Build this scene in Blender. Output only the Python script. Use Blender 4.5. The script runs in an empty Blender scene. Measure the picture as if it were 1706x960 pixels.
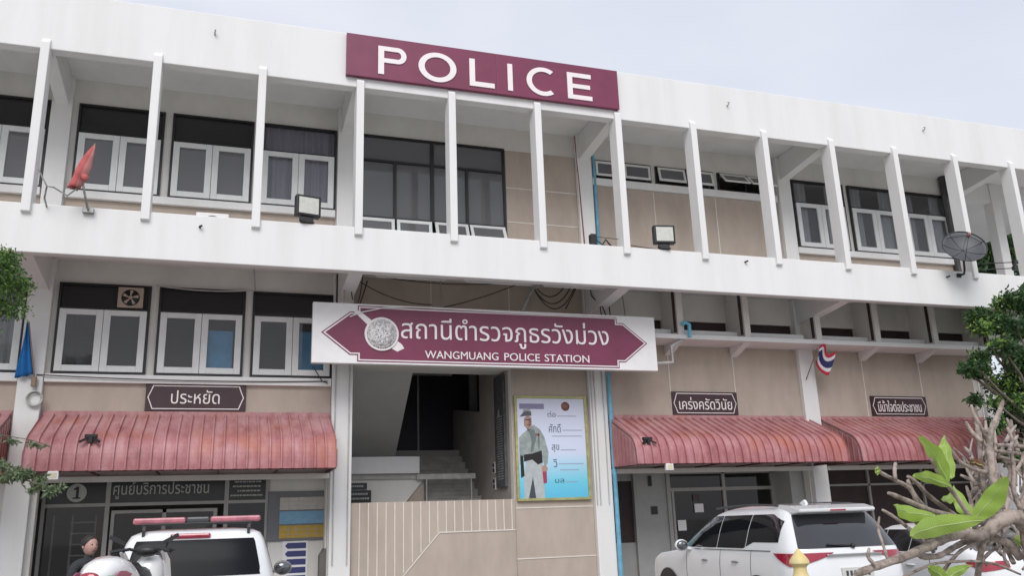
import bpy, bmesh, math, random
import numpy as np
from mathutils import Vector, Matrix, noise as mnoise
from mathutils.geometry import delaunay_2d_cdt
random.seed(7)
S = bpy.context.scene
C = S.collection
R = math.radians

# ------------------------------------------------------------------ camera
F_PX, PITCH, ROLL, YAW = 1434.54, 0.268324, -0.0350236, 0.3277195
CX, CY, CZ = 3.417, -15.816, 1.65
_f = Vector((math.sin(YAW)*math.cos(PITCH), math.cos(YAW)*math.cos(PITCH), math.sin(PITCH)))
_r = Vector((math.cos(YAW), -math.sin(YAW), 0)); _u = _r.cross(_f)
RT = _r*math.cos(ROLL)+_u*math.sin(ROLL); UP = -_r*math.sin(ROLL)+_u*math.cos(ROLL); FW = _f
cam = bpy.data.cameras.new('camera'); cam.sensor_width = 36; cam.lens = F_PX/1706*36
cam.clip_start = 0.1; cam.clip_end = 2000
co = bpy.data.objects.new('camera', cam); C.objects.link(co)
m = Matrix((RT, UP, -FW)).transposed().to_4x4(); m.translation = (CX, CY, CZ)
co.matrix_world = m; S.camera = co

# ------------------------------------------------------------------ light
SUN_EL, SUN_AZ = R(44), R(200)          # azimuth clockwise from +Y: behind the camera, a little left
w = bpy.data.worlds.new('World'); S.world = w; w.use_nodes = True
nt = w.node_tree; bg = nt.nodes['Background']; bg.inputs[1].default_value = 0.145
sky = nt.nodes.new('ShaderNodeTexSky'); sky.sky_type = 'NISHITA'; sky.sun_disc = False
sky.sun_elevation = SUN_EL; sky.sun_rotation = SUN_AZ; sky.air_density = 1.2; sky.dust_density = 2.5
tc = nt.nodes.new('ShaderNodeTexCoord'); mp = nt.nodes.new('ShaderNodeMapping'); mp.inputs['Scale'].default_value = (1.2, 1.2, 3.0)
ns = nt.nodes.new('ShaderNodeTexNoise'); ns.inputs['Scale'].default_value = 1.6; ns.inputs['Detail'].default_value = 4
cr = nt.nodes.new('ShaderNodeValToRGB'); cr.color_ramp.elements[0].position = .30; cr.color_ramp.elements[1].position = .62
cr.color_ramp.elements[0].color = (.72, .72, .72, 1); cr.color_ramp.elements[1].color = (.97, .97, .97, 1)
mx = nt.nodes.new('ShaderNodeMix'); mx.data_type = 'RGBA'
nt.links.new(tc.outputs['Generated'], mp.inputs[0]); nt.links.new(mp.outputs[0], ns.inputs['Vector'])
nt.links.new(ns.outputs['Fac'], cr.inputs[0]); nt.links.new(cr.outputs[0], mx.inputs[0])
nt.links.new(sky.outputs[0], mx.inputs[6]); mx.inputs[7].default_value = (5.15, 5.3, 5.85, 1)
nt.links.new(mx.outputs[2], bg.inputs[0])
sl = bpy.data.lights.new('sun', 'SUN'); sl.energy = 1.9; sl.angle = R(35); sl.color = (1, .985, .975)
so = bpy.data.objects.new('sun', sl); C.objects.link(so)
sd = Vector((math.sin(SUN_AZ)*math.cos(SUN_EL), math.cos(SUN_AZ)*math.cos(SUN_EL), math.sin(SUN_EL)))
so.rotation_euler = sd.to_track_quat('Z', 'Y').to_euler(); so.location = (0, -10, 30)
S.view_settings.view_transform = 'Standard'; S.view_settings.look = 'None'
S.view_settings.exposure = 0.17; S.view_settings.gamma = 1; S.view_settings.use_curve_mapping = False

def at(x, y, Y):
    """point of the facade-parallel plane at depth Y that the photo shows at (x, y)"""
    d = FW + RT*((x-853)/F_PX) - UP*((y-480)/F_PX)
    t = (Y-CY)/d.y
    return Vector((CX, CY, CZ))+d*t

# ------------------------------------------------------------------ materials
M = {}
def mat(name, col, rough=.6, var=.0, scale=3., stretch=None, bump=0., bscale=40., metal=0., coat=0., spec=.5, col2=None, thr=(.4, .65)):
    if name in M: return M[name]
    m = bpy.data.materials.new(name); m.use_nodes = True; n = m.node_tree; p = n.nodes['Principled BSDF']
    p.inputs['Base Color'].default_value = (*col, 1); p.inputs['Roughness'].default_value = rough
    p.inputs['Metallic'].default_value = metal; p.inputs['Coat Weight'].default_value = coat
    p.inputs['Specular IOR Level'].default_value = spec
    t = n.nodes.new('ShaderNodeTexCoord')
    if var or col2:
        mp = n.nodes.new('ShaderNodeMapping'); n.links.new(t.outputs['Object'], mp.inputs[0])
        if stretch: mp.inputs['Scale'].default_value = stretch
        a = n.nodes.new('ShaderNodeTexNoise'); a.inputs['Scale'].default_value = scale; a.inputs['Detail'].default_value = 7; a.inputs['Roughness'].default_value = .62
        n.links.new(mp.outputs[0], a.inputs['Vector'])
        r = n.nodes.new('ShaderNodeValToRGB'); r.color_ramp.elements[0].position = thr[0]; r.color_ramp.elements[1].position = thr[1]
        c2 = col2 or tuple(c*(1-var) for c in col)
        r.color_ramp.elements[0].color = (*c2, 1); r.color_ramp.elements[1].color = (*col, 1)
        n.links.new(a.outputs['Fac'], r.inputs[0]); n.links.new(r.outputs[0], p.inputs['Base Color'])
    if bump:
        b = n.nodes.new('ShaderNodeBump'); b.inputs['Strength'].default_value = bump; b.inputs['Distance'].default_value = .01
        a2 = n.nodes.new('ShaderNodeTexNoise'); a2.inputs['Scale'].default_value = bscale; a2.inputs['Detail'].default_value = 5
        n.links.new(t.outputs['Object'], a2.inputs['Vector']); n.links.new(a2.outputs['Fac'], b.inputs['Height']); n.links.new(b.outputs[0], p.inputs['Normal'])
    M[name] = m; return m
def glass(name, tint=(.10, .11, .115), refl=1.0, rough=.04, trans=.55, haze=(.12, .125, .13)):
    """tinted window glass: fresnel reflection over a mix of clear and even grey diffuse"""
    m = bpy.data.materials.new(name); m.use_nodes = True; n = m.node_tree; n.nodes.clear()
    o = n.nodes.new('ShaderNodeOutputMaterial'); fr = n.nodes.new('ShaderNodeFresnel'); gm = n.nodes.new('ShaderNodeNewGeometry'); io = n.nodes.new('ShaderNodeMapRange'); io.inputs['To Min'].default_value = 1.5; io.inputs['To Max'].default_value = 1/1.5; n.links.new(gm.outputs['Backfacing'], io.inputs['Value']); n.links.new(io.outputs[0], fr.inputs[0])
    tr = n.nodes.new('ShaderNodeBsdfTransparent'); tr.inputs[0].default_value = (*tint, 1)
    df = n.nodes.new('ShaderNodeBsdfDiffuse'); df.inputs[0].default_value = (*haze, 1)
    m1 = n.nodes.new('ShaderNodeMixShader'); m1.inputs[0].default_value = 1-trans
    gl = n.nodes.new('ShaderNodeBsdfGlossy'); gl.inputs['Roughness'].default_value = rough; gl.inputs[0].default_value = (refl, refl, refl, 1)
    m2 = n.nodes.new('ShaderNodeMixShader')
    n.links.new(tr.outputs[0], m1.inputs[1]); n.links.new(df.outputs[0], m1.inputs[2])
    n.links.new(fr.outputs[0], m2.inputs[0]); n.links.new(m1.outputs[0], m2.inputs[1]); n.links.new(gl.outputs[0], m2.inputs[2]); n.links.new(m2.outputs[0], o.inputs[0])
    M[name] = m; return m
white = mat('painted_concrete', (.75, .745, .735), .75, .0, 1.1, (1.6, 1, .14), .25, 60, col2=(.69, .685, .67), thr=(.28, .56))
white2 = mat('wall_paint', (.74, .72, .68), .8, .0, 1.3, (1, 1, .5), .2, 70, col2=(.64, .62, .58), thr=(.3, .6))
tan = mat('tan_render', (.47, .395, .335), .85, .0, 2.2, (1, 1, .35), .6, 90, col2=(.40, .335, .28), thr=(.32, .62))
joint = mat('joint_white', (.70, .66, .60), .8, .1, 6)
black = mat('black_frame', (.012, .012, .013), .4)
alu = mat('white_aluminium', (.72, .73, .72), .38, .08, 3)
maroon = mat('maroon_sign', (.20, .030, .080), .38, .0, 1.4, col2=(.165, .026, .064), coat=.1)
signwhite = mat('sign_white', (.82, .80, .80), .45, .06, 3)
lett = mat('letter_white', (.84, .78, .78), .5, .04, 5)
brown = mat('brown_sign', (.052, .022, .028), .4, .2, 4)
galv = mat('galvanised', (.38, .38, .37), .45, .3, 8, metal=.6)
dkmetal = mat('dark_metal', (.03, .03, .032), .5, .3, 9)
blackp = mat('black_plastic', (.015, .015, .016), .45)
cablem = mat('cable_black', (.025, .025, .025), .6)
pvc = mat('pvc_grey', (.5, .5, .48), .5, .2, 6)
bluepvc = mat('pvc_blue', (.16, .44, .62), .45, .25, 5)
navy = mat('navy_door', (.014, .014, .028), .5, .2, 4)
concrete = mat('stair_concrete', (.52, .51, .48), .8, .25, 4, bump=.3)
greywall = mat('grey_wall', (.62, .61, .59), .85, .2, 2)
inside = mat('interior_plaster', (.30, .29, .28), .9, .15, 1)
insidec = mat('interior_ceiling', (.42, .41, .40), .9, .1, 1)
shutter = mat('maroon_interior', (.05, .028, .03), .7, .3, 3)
curt = mat('curtain_cloth', (.42, .40, .50), .9, .25, 3, (30, 1, .6))
curtw = mat('sheer_curtain', (.5, .53, .54), .9, .2, 3, (12, 1, .6))
gl = glass('window_glass', (.45, .46, .47), 1.0, .04, .58, (.30, .30, .32)); glc = glass('curtained_window_glass', (.80, .81, .82), 1.0, .04, .80, (.22, .22, .23)); gld = glass('dark_transom_glass', (.08, .08, .08), .9, .08, .35, (.05, .05, .052)); gls = glass('shopfront_glass', (.5, .51, .51), .9, .03, .90, (.03, .03, .03))
asphalt = mat('concrete_yard', (.36, .35, .325), .9, .3, 2.5, bump=.5, bscale=120)
kerbm = mat('kerb_concrete', (.36, .35, .33), .85, .2, 3, bump=.3)

# ------------------------------------------------------------------ object helpers
def tag(o, label=None, cat=None, group=None, kind=None):
    for k, v in (('label', label), ('category', cat), ('group', group), ('kind', kind)):
        if v: o[k] = v
    return o
def empty(name, loc=(0, 0, 0), rz=0, label=None, cat=None, group=None):
    o = bpy.data.objects.new(name, None); C.objects.link(o); o.location = loc; o.rotation_euler = (0, 0, rz); o.empty_display_size = .2
    return tag(o, label, cat, group)
def link(name, me, mats, parent=None, smooth=False):
    for mm in (mats if isinstance(mats, (list, tuple)) else [mats]): me.materials.append(mm)
    if smooth:
        for p in me.polygons: p.use_smooth = True
        try: me.set_sharp_from_angle(angle=R(38))
        except Exception: pass
    o = bpy.data.objects.new(name, me); C.objects.link(o)
    if parent: o.parent = parent; o.matrix_parent_inverse = Matrix()
    return o
class MB:
    """collects shapes; coordinates are world unless an origin is given"""
    def __init__(s, org=(0, 0, 0)): s.bm = bmesh.new(); s.org = Vector(org)
    def box(s, x0, x1, y0, y1, z0, z1, bev=0., mi=0):
        vs = [s.bm.verts.new(Vector(p)-s.org) for p in ((x0,y0,z0),(x1,y0,z0),(x1,y1,z0),(x0,y1,z0),(x0,y0,z1),(x1,y0,z1),(x1,y1,z1),(x0,y1,z1))]
        fs = [s.bm.faces.new([vs[i] for i in q]) for q in ((3,2,1,0),(4,5,6,7),(0,1,5,4),(1,2,6,5),(2,3,7,6),(3,0,4,7))]
        for f in fs: f.material_index = mi
        if bev:
            es = {e for f in fs for e in f.edges}
            bmesh.ops.bevel(s.bm, geom=list(es), offset=bev, segments=2, affect='EDGES', profile=.5)
        return s
    def prism(s, pts, a0, a1, axis='Y', mi=0):
        """polygon in the plane normal to axis, extruded a0..a1; pts are (x,z) for Y, (y,z) for X, (x,y) for Z"""
        def P(p, a): return Vector({'Y': (p[0], a, p[1]), 'X': (a, p[0], p[1]), 'Z': (p[0], p[1], a)}[axis])-s.org
        A = [s.bm.verts.new(P(p, a0)) for p in pts]; B = [s.bm.verts.new(P(p, a1)) for p in pts]
        fs = [s.bm.faces.new(A), s.bm.faces.new(B[::-1])]
        n = len(pts)
        for i in range(n): fs.append(s.bm.faces.new((A[(i+1) % n], A[i], B[i], B[(i+1) % n])))
        for f in fs: f.material_index = mi
        return s
    def tube(s, pts, r, seg=8, caps=True, mi=0):
        pts = [Vector(p)-s.org for p in pts]; rr = r if isinstance(r, (list, tuple)) else [r]*len(pts)
        rings = []; up = None
        for i, p in enumerate(pts):
            d = ((pts[min(i+1, len(pts)-1)]-pts[max(i-1, 0)])); d = d.normalized() if d.length > 1e-9 else Vector((0, 0, 1))
            if up is None: up = Vector((0, 0, 1)) if abs(d.z) < .9 else Vector((1, 0, 0))
            a = d.cross(up); a = a.normalized() if a.length > 1e-6 else d.orthogonal().normalized(); b = a.cross(d).normalized(); up = b
            rings.append([s.bm.verts.new(p+(a*math.cos(t)+b*math.sin(t))*rr[i]) for t in [2*math.pi*k/seg for k in range(seg)]])
        for i in range(len(rings)-1):
            for k in range(seg):
                f = s.bm.faces.new((rings[i][k], rings[i][(k+1) % seg], rings[i+1][(k+1) % seg], rings[i+1][k])); f.material_index = mi; f.smooth = True
        if caps:
            f = s.bm.faces.new(rings[0][::-1]); f.material_index = mi; f = s.bm.faces.new(rings[-1]); f.material_index = mi
        return s
    def lathe(s, prof, c, seg=20, axis='Z', mi=0):
        """prof list of (radius, height) about an axis through c"""
        c = Vector(c)-s.org; rings = []
        for r, h in prof:
            ring = []
            for k in range(seg):
                t = 2*math.pi*k/seg; x, y = r*math.cos(t), r*math.sin(t)
                ring.append(s.bm.verts.new(c+Vector({'Z': (x, y, h), 'Y': (x, h, y), 'X': (h, x, y)}[axis])))
            rings.append(ring)
        for i in range(len(rings)-1):
            for k in range(seg):
                f = s.bm.faces.new((rings[i][k], rings[i][(k+1) % seg], rings[i+1][(k+1) % seg], rings[i+1][k])); f.material_index = mi; f.smooth = True
        s.bm.faces.new(rings[0][::-1]).material_index = mi; s.bm.faces.new(rings[-1]).material_index = mi
        return s
    def ball(s, c, r, sc=(1, 1, 1), rot=None, seg=14, mi=0):
        mt = Matrix.Translation(Vector(c)-s.org) @ (rot.to_matrix().to_4x4() if rot else Matrix()) @ Matrix.Diagonal((*sc, 1))
        g = bmesh.ops.create_uvsphere(s.bm, u_segments=seg, v_segments=max(6, seg*2//3), radius=r, matrix=mt)
        for f in {f for v in g['verts'] for f in v.link_faces}: f.material_index = mi; f.smooth = True
        return s
    def bar(s, a, b, w, h=None, mi=0):
        a = Vector(a)-s.org; b = Vector(b)-s.org; h = h or w; d = (b-a).normalized()
        u = Vector((0, 0, 1)) if abs(d.z) < .95 else Vector((0, 1, 0)); x = d.cross(u).normalized(); z = x.cross(d).normalized()
        vs = [s.bm.verts.new(p+x*(i*w/2)+z*(j*h/2)) for p in (a, b) for i, j in ((-1,-1),(1,-1),(1,1),(-1,1))]
        for q in ((0,1,2,3),(7,6,5,4),(1,0,4,5),(2,1,5,6),(3,2,6,7),(0,3,7,4)): s.bm.faces.new([vs[i] for i in q]).material_index = mi
        return s
    def build(s, name, mats, parent=None, smooth=False, clean=True):
        if clean: bmesh.ops.recalc_face_normals(s.bm, faces=s.bm.faces[:])
        me = bpy.data.meshes.new(name); sm = [f.smooth for f in s.bm.faces]
        s.bm.to_mesh(me); s.bm.free()
        return link(name, me, mats, parent, smooth)
def top(mb, name, mats, label, cat, group=None, smooth=False):
    return tag(mb.build(name, mats, None, smooth), label, cat, group)
def struct(mb, name, mats): return tag(mb.build(name, mats), kind='structure')
def copy_tree(o, loc=None, label=None, group=None, parent=None):
    c = o.copy(); C.objects.link(c)
    if parent: c.parent = parent
    if loc is not None: c.location = loc
    if label: c['label'] = label
    if group: c['group'] = group
    for ch in list(o.children): copy_tree(ch, parent=c)
    return c
def wall_grid(mb, x0, x1, z0, z1, holes, y0, y1):
    """solid wall with rectangular openings, faces only where it meets air"""
    xs = sorted({x0, x1, *[h[0] for h in holes], *[h[1] for h in holes]}); zs = sorted({z0, z1, *[h[2] for h in holes], *[h[3] for h in holes]})
    xs = [x for x in xs if x0 <= x <= x1]; zs = [z for z in zs if z0 <= z <= z1]
    def solid(i, j):
        if i < 0 or j < 0 or i >= len(xs)-1 or j >= len(zs)-1: return False
        cx, cz = (xs[i]+xs[i+1])/2, (zs[j]+zs[j+1])/2
        return not any(h[0] < cx < h[1] and h[2] < cz < h[3] for h in holes)
    V = {}
    def v(x, y, z):
        k = (round(x, 4), round(y, 4), round(z, 4))
        if k not in V: V[k] = mb.bm.verts.new(Vector((x, y, z))-mb.org)
        return V[k]
    for i in range(len(xs)-1):
        for j in range(len(zs)-1):
            if not solid(i, j): continue
            a, b, c, d = xs[i], xs[i+1], zs[j], zs[j+1]
            for y in (y0, y1): mb.bm.faces.new((v(a,y,c), v(b,y,c), v(b,y,d), v(a,y,d)))
            if not solid(i-1, j): mb.bm.faces.new((v(a,y0,c), v(a,y1,c), v(a,y1,d), v(a,y0,d)))
            if not solid(i+1, j): mb.bm.faces.new((v(b,y0,c), v(b,y1,c), v(b,y1,d), v(b,y0,d)))
            if not solid(i, j-1): mb.bm.faces.new((v(a,y0,c), v(b,y0,c), v(b,y1,c), v(a,y1,c)))
            if not solid(i, j+1): mb.bm.faces.new((v(a,y0,d), v(b,y0,d), v(b,y1,d), v(a,y1,d)))

def text_shape(s, bold=0.):
    """outline of a word as vertices and clean triangles (overlapping contours merged by winding)"""
    cu = bpy.data.curves.new('t', 'FONT'); cu.body = s; cu.fill_mode = 'NONE'; cu.offset = bold; cu.resolution_u = 4
    o = bpy.data.objects.new('t', cu); C.objects.link(o); dg = bpy.context.evaluated_depsgraph_get(); dg.update()
    me = bpy.data.meshes.new_from_object(o.evaluated_get(dg)); 
    co_ = [Vector((v.co.x, v.co.y)) for v in me.vertices]; ed = [tuple(e.vertices) for e in me.edges]
    bpy.data.objects.remove(o); bpy.data.curves.remove(cu); bpy.data.meshes.remove(me)
    vs, es, fs, _, _, _ = delaunay_2d_cdt(co_, ed, [], 0, 1e-5)
    A = np.array([[*co_[a]] for a, b in ed]); B = np.array([[*co_[b]] for a, b in ed]); keep = []
    for f in fs:
        p = sum((vs[i] for i in f), Vector((0, 0)))/len(f); px, py = p
        up = (A[:, 1] <= py) & (B[:, 1] > py); dn = (A[:, 1] > py) & (B[:, 1] <= py)
        cr = (B[:, 0]-A[:, 0])*(py-A[:, 1])-(px-A[:, 0])*(B[:, 1]-A[:, 1])
        if int(np.sum(up & (cr > 0)))-int(np.sum(dn & (cr < 0))) != 0: keep.append(list(f))
    return [tuple(v) for v in vs], keep
def add_text(mb, s, x0, x1, z0, z1, y, th=.012, bold=0., mi=0, keep_aspect=False):
    vs, fs = text_shape(s, bold); used = {i for f in fs for i in f}
    ax = [vs[i][0] for i in used]; az = [vs[i][1] for i in used]; a0, a1, b0, b1 = min(ax), max(ax), min(az), max(az)
    sx, sz = (x1-x0)/(a1-a0), (z1-z0)/(b1-b0)
    def P(i, yy): return Vector((x0+(vs[i][0]-a0)*sx, yy, z0+(vs[i][1]-b0)*sz))-mb.org
    F = {i: mb.bm.verts.new(P(i, y-th)) for i in used}; K = {i: mb.bm.verts.new(P(i, y)) for i in used}; cnt = {}
    for f in fs:
        mb.bm.faces.new([F[i] for i in f]).material_index = mi
        for k in range(len(f)):
            a, b = f[k], f[(k+1) % len(f)]; cnt[(a, b)] = cnt.get((a, b), 0)+1
    for a, b in list(cnt):
        if (b, a) not in cnt: mb.bm.faces.new((F[b], F[a], K[a], K[b])).material_index = mi
    return mb
def text_part(name, s, x0, x1, z0, z1, y, m, parent, th=.012, bold=0.):
    return add_text(MB(), s, x0, x1, z0, z1, y, th, bold).build(name, m, parent, clean=False)
def inset(poly, d):
    n = len(poly); out = []
    for i in range(n):
        p0, p1, p2 = [Vector(poly[(i+k) % n]) for k in (-1, 0, 1)]
        e1 = (p1-p0).normalized(); e2 = (p2-p1).normalized(); n1 = Vector((-e1.y, e1.x)); n2 = Vector((-e2.y, e2.x))
        q = n1+n2; q = q/max(q.dot(n1), .3); out.append(tuple(p1+q*d))
    return out

# ------------------------------------------------------------------ ground
g = MB(); g.prism([(-400, -400), (400, -400), (400, 400), (-400, 400)], -.3, 0, 'Z'); struct(g, 'ground', asphalt)
g = MB(); g.box(-8, 30, .3, 2.0, 0.004, .12, .02); struct(g, 'pavement', kerbm)
g = MB(); g.box(-6, 5.2, -12.2, -7.08, .004, .55, .03); struct(g, 'raised_pavement', kerbm)

# ------------------------------------------------------------------ the police station
BAY = 5.7; YW = 2.05
B = empty('police_station_building', (0, 0, 0), 0, 'long three storey white and tan police station building with vertical concrete fins', 'building')
WX = [[.30, 1.94], [2.09, 3.73], [3.87, 5.49]]
XE = 22.62
holes = []
for k in (-1, 0, 3):
    for a, b in WX: holes.append((a+BAY*k+(.0 if k < 3 else .15*0), b+BAY*k, 8.35, 10.25))
holes = [h if h[0] < 17 else h for h in holes]
holes += [(5.95, 9.40, 7.62, 10.25), (11.68, 13.25, 9.73, 10.22), (13.38, 15.03, 9.73, 10.22), (15.16, 16.80, 9.73, 10.22)]
for k in (-1, 0):
    for a, b in WX: holes.append((a+BAY*k, b+BAY*k, 4.68, 6.45))
cells = [(11.66, 13.23), (13.39, 15.01), (15.17, 16.88), (17.34, 18.79), (18.95, 20.61), (20.77, 22.4)]
for a, b in cells: holes.append((a, b, 5.86, 6.24))
holes += [(5.93, 9.38, 2.17, 4.98), (.3, 5.48, 0, 2.75), (11.66, 16.86, 0, 2.75), (17.34, 22.4, 0, 2.75)]
mb = MB(); wall_grid(mb, -5.9, XE, 0, 10.8, holes, YW, YW+.2); mb.build('wall', white2, B)
# side, rear and roof of the block
mb = MB(); mb.box(XE-.2, XE, YW+.2, 12, 0, 10.8); mb.box(-5.9, -5.7, YW+.2, 12, 0, 10.8); mb.box(-5.9, XE, 12, 12.2, 0, 10.8); mb.build('wall', white2, B)
mb = MB()
mb.box(-9, 29, 0, .24, 10.3, 11.5, .015); mb.build('parapet', white, B)
mb = MB(); mb.box(-9, 29, .24, 12.3, 10.8, 11.05); mb.build('roof', white, B)
mb = MB(); mb.box(-9, 29, 0, .2, 6.41, 7.30, .015); mb.build('balcony_edge', white, B)
mb = MB(); mb.box(-9, 29, .2, YW, 6.9, 7.04); mb.box(XE, 29, YW, 12, 6.9, 7.04); mb.build('balcony_floor', white, B)
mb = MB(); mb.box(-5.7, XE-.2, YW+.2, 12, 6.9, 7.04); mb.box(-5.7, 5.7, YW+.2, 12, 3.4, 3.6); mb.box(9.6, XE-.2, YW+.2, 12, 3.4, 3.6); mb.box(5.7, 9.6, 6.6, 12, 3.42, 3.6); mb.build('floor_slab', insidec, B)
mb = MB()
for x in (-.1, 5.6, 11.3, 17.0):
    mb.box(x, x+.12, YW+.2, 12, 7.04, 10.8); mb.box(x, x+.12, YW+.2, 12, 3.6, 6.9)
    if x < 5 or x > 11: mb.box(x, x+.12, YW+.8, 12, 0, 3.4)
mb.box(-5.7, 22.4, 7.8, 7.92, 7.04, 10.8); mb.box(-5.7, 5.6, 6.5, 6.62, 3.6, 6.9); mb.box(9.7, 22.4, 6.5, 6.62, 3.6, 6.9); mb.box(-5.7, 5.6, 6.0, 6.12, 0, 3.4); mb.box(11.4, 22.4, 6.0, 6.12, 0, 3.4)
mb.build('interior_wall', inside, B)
FX = [1.9*i for i in range(-4, 15)]
for x in FX:
    mb = MB(); mb.prism([(-.075, 7.13), (.0, 7.11), (.28, 7.24), (.28, 10.36), (.0, 10.5), (-.075, 10.40)], x-.075, x+.075, 'X')
    bmesh.ops.recalc_face_normals(mb.bm, faces=mb.bm.faces[:]); bmesh.ops.bevel(mb.bm, geom=mb.bm.edges[:], offset=.008, segments=1, affect='EDGES')
    mb.build('vertical_fin', white, B)
for k in range(-1, 5):
    x = BAY*k+.0
    mb = MB(); mb.box(x-.21, x+.21, 1.9, 2.35 if k < 4 else 2.02, 0, 6.9, .015); mb.build('column', white, B)
    mb = MB(); mb.box(x-.19, x+.19, 1.9, 2.04, 7.04, 10.8, .012); mb.build('column', white, B)
    mb = MB(); mb.prism([(.24, 10.31), (.24, 10.79), (1.9, 10.79), (1.9, 10.15)], x-.12, x+.12, 'X'); mb.build('beam', white, B)
    mb = MB(); mb.prism([(.2, 6.43), (.2, 6.9), (1.9, 6.9), (1.9, 6.25)], x-.14, x+.14, 'X'); mb.build('beam', white, B)
mb = MB(); mb.box(24.28, 24.6, 2.0, 2.3, 0, 10.8, .015); mb.box(22.8, 24.27, 2.03, 2.24, 10.2, 10.795); mb.box(24.61, 29, 2.03, 2.24, 10.2, 10.795); mb.build('column', white, B)

# tan rendered panels with raised white joints
def tan_panel(x0, x1, z0, z1, vlines=(), hlines=(), nm='tan_panel'):
    mb = MB(); mb.box(x0, x1, YW-.025, YW, z0, z1); o = mb.build(nm, tan, B)
    for v in vlines: MB().box(v-.012, v+.012, YW-.034, YW-.025, z0, z1).build('joint_line', joint, o)
    for h in hlines: MB().box(x0, x1, YW-.036, YW-.025, h-.012, h+.012).build('joint_line', joint, o)
    return o
for k in (-1, 0): tan_panel(BAY*k+.22, BAY*k+5.48, 3.97, 4.50, ())
for k in (-1, 0, 3): tan_panel(BAY*k+.22, BAY*k+5.48, 7.06, 8.17)
tan_panel(11.62, 16.88, 7.06, 9.52, (13.28, 15.03))
tan_panel(9.42, 11.2, 7.06, 10.22, (), (8.42, 9.27))
tan_panel(5.93, 11.18, 4.99, 6.88, (7.6, 9.4), (5.9,))
tan_panel(9.39, 11.18, 0, 4.97, (), (.95, 1.98))
tan_panel(11.62, 16.88, 3.97, 5.6, (13.3, 15.05)); tan_panel(17.32, 22.4, 3.97, 5.6, (18.85, 20.66))
# sills
for k, z in ((-1, 8.18), (0, 8.18), (3, 8.18), (-1, 4.50), (0, 4.50)):
    mb = MB(); mb.box(BAY*k+.22, BAY*k+5.48, 1.93, 2.05, z, z+.16, .01); mb.build('window_sill', white, B)
mb = MB(); mb.box(11.62, 16.88, 1.95, 2.05, 9.54, 9.72, .01); mb.build('window_sill', white, B)

random.seed(3)
def glasspane(mb, x0, x1, z0, z1, y): 
    a = random.uniform(-.006, .006); b = random.uniform(-.006, .006)
    vs = [mb.bm.verts.new(Vector(p)) for p in ((x0, y+a, z0), (x1, y-a, z0), (x1, y-a+b, z1), (x0, y+a+b, z1))]; mb.bm.faces.new(vs)
def window(x0, x1, z0, z1, zt, curtain=None, clear=False):
    gl_, gld_ = (glc, glc) if curtain else ((glc if clear else gl), gld)
    mb = MB(); t = .045; y0, y1 = 1.99, 2.10
    for a in ((x0, x0+t, z0, z1), (x1-t, x1, z0, z1), (x0+t, x1-t, z1-t, z1), (x0+t, x1-t, z0, z0+.03), (x0+t, x1-t, zt, zt+.03)): mb.box(a[0], a[1], y0, y1, a[2], a[3])
    wdw = mb.build('window', black, B)
    mb = MB(); glasspane(mb, x0+t, x1-t, zt+.03, z1-t, 2.06); mb.build('transom_pane', gld_, wdw)
    mid = (x0+x1)/2; f = .125
    for a, b in ((x0+t+.005, mid-.004), (mid+.004, x1-t-.005)):
        mb = MB(); za, zb = z0+.035, zt-.005
        for q in ((a, a+f, za, zb), (b-f, b, za, zb), (a+f, b-f, zb-.11, zb), (a+f, b-f, za, za+.12)): mb.box(q[0], q[1], 1.965, 2.02, q[2], q[3], .006)
        mb.build('casement_frame', alu, wdw)
        mb = MB(); glasspane(mb, a+f-.005, b-f+.005, za+.115, zb-.105, 2.0); mb.build('pane', gl_, wdw)
    if curtain:
        m_, gath = curtain; mb = MB(); n = 90; rows = []
        for zz in (z0-.05, (z0+z1)/2, z1+.02):
            row = []
            for i in range(n+1):
                u = i/n; x = x0+.03+(x1-x0-.06)*u
                row.append(mb.bm.verts.new((x, 2.19+.03*math.sin(u*52+math.sin(u*9)*2), zz)))
            rows.append(row)
        for r_ in range(2):
            for i in range(n):
                if gath and gath(i/n): continue
                mb.bm.faces.new((rows[r_][i], rows[r_][i+1], rows[r_+1][i+1], rows[r_+1][i]))
        for f_ in mb.bm.faces: f_.smooth = True
        mb.build('curtain', m_, wdw)
    return wdw
for k in (-1, 0, 3):
    for i, (a, b) in enumerate(WX):
        cu = (curt, None) if (k == 0 and i == 2) else (curtw, lambda u: .3 < u < .72) if k == 3 else None
        window(a+BAY*k, b+BAY*k, 8.35, 10.25, 9.60, cu)
for k in (-1, 0):
    for i, (a, b) in enumerate(WX): window(a+BAY*k, b+BAY*k, 4.68, 6.45, 5.93, (curtw, lambda u: u < .3) if k == -1 else None, k == 0)
# wide dark curtain-wall window of the centre bay with tilted-out hoppers
mb = MB(); t = .05
for q in ((5.95, 6.0, 8.25, 10.25), (9.35, 9.40, 8.25, 10.25), (7.61, 7.69, 8.25, 10.2), (6.0, 9.35, 10.2, 10.25), (6.0, 7.61, 9.61, 9.66), (7.69, 9.35, 9.61, 9.66), (6.0, 7.61, 8.25, 8.3), (7.69, 9.35, 8.25, 8.3), (6.77, 6.83, 8.3, 9.61), (8.44, 8.50, 8.3, 9.61), (5.95, 6.0, 7.62, 8.25), (9.35, 9.4, 7.62, 8.25), (6.0, 9.35, 7.62, 7.66)): mb.box(q[0], q[1], 2.0, 2.1, q[2], q[3])
cw = mb.build('window', black, B)
for q in ((6.0, 7.61, 9.66, 10.2), (7.69, 9.35, 9.66, 10.2), (6.0, 6.77, 8.3, 9.61), (6.83, 7.61, 8.3, 9.61), (7.69, 8.44, 8.3, 9.61), (8.5, 9.35, 8.3, 9.61)):
    mb = MB(); glasspane(mb, *q, 2.05); mb.build('pane', gl, cw)
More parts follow.
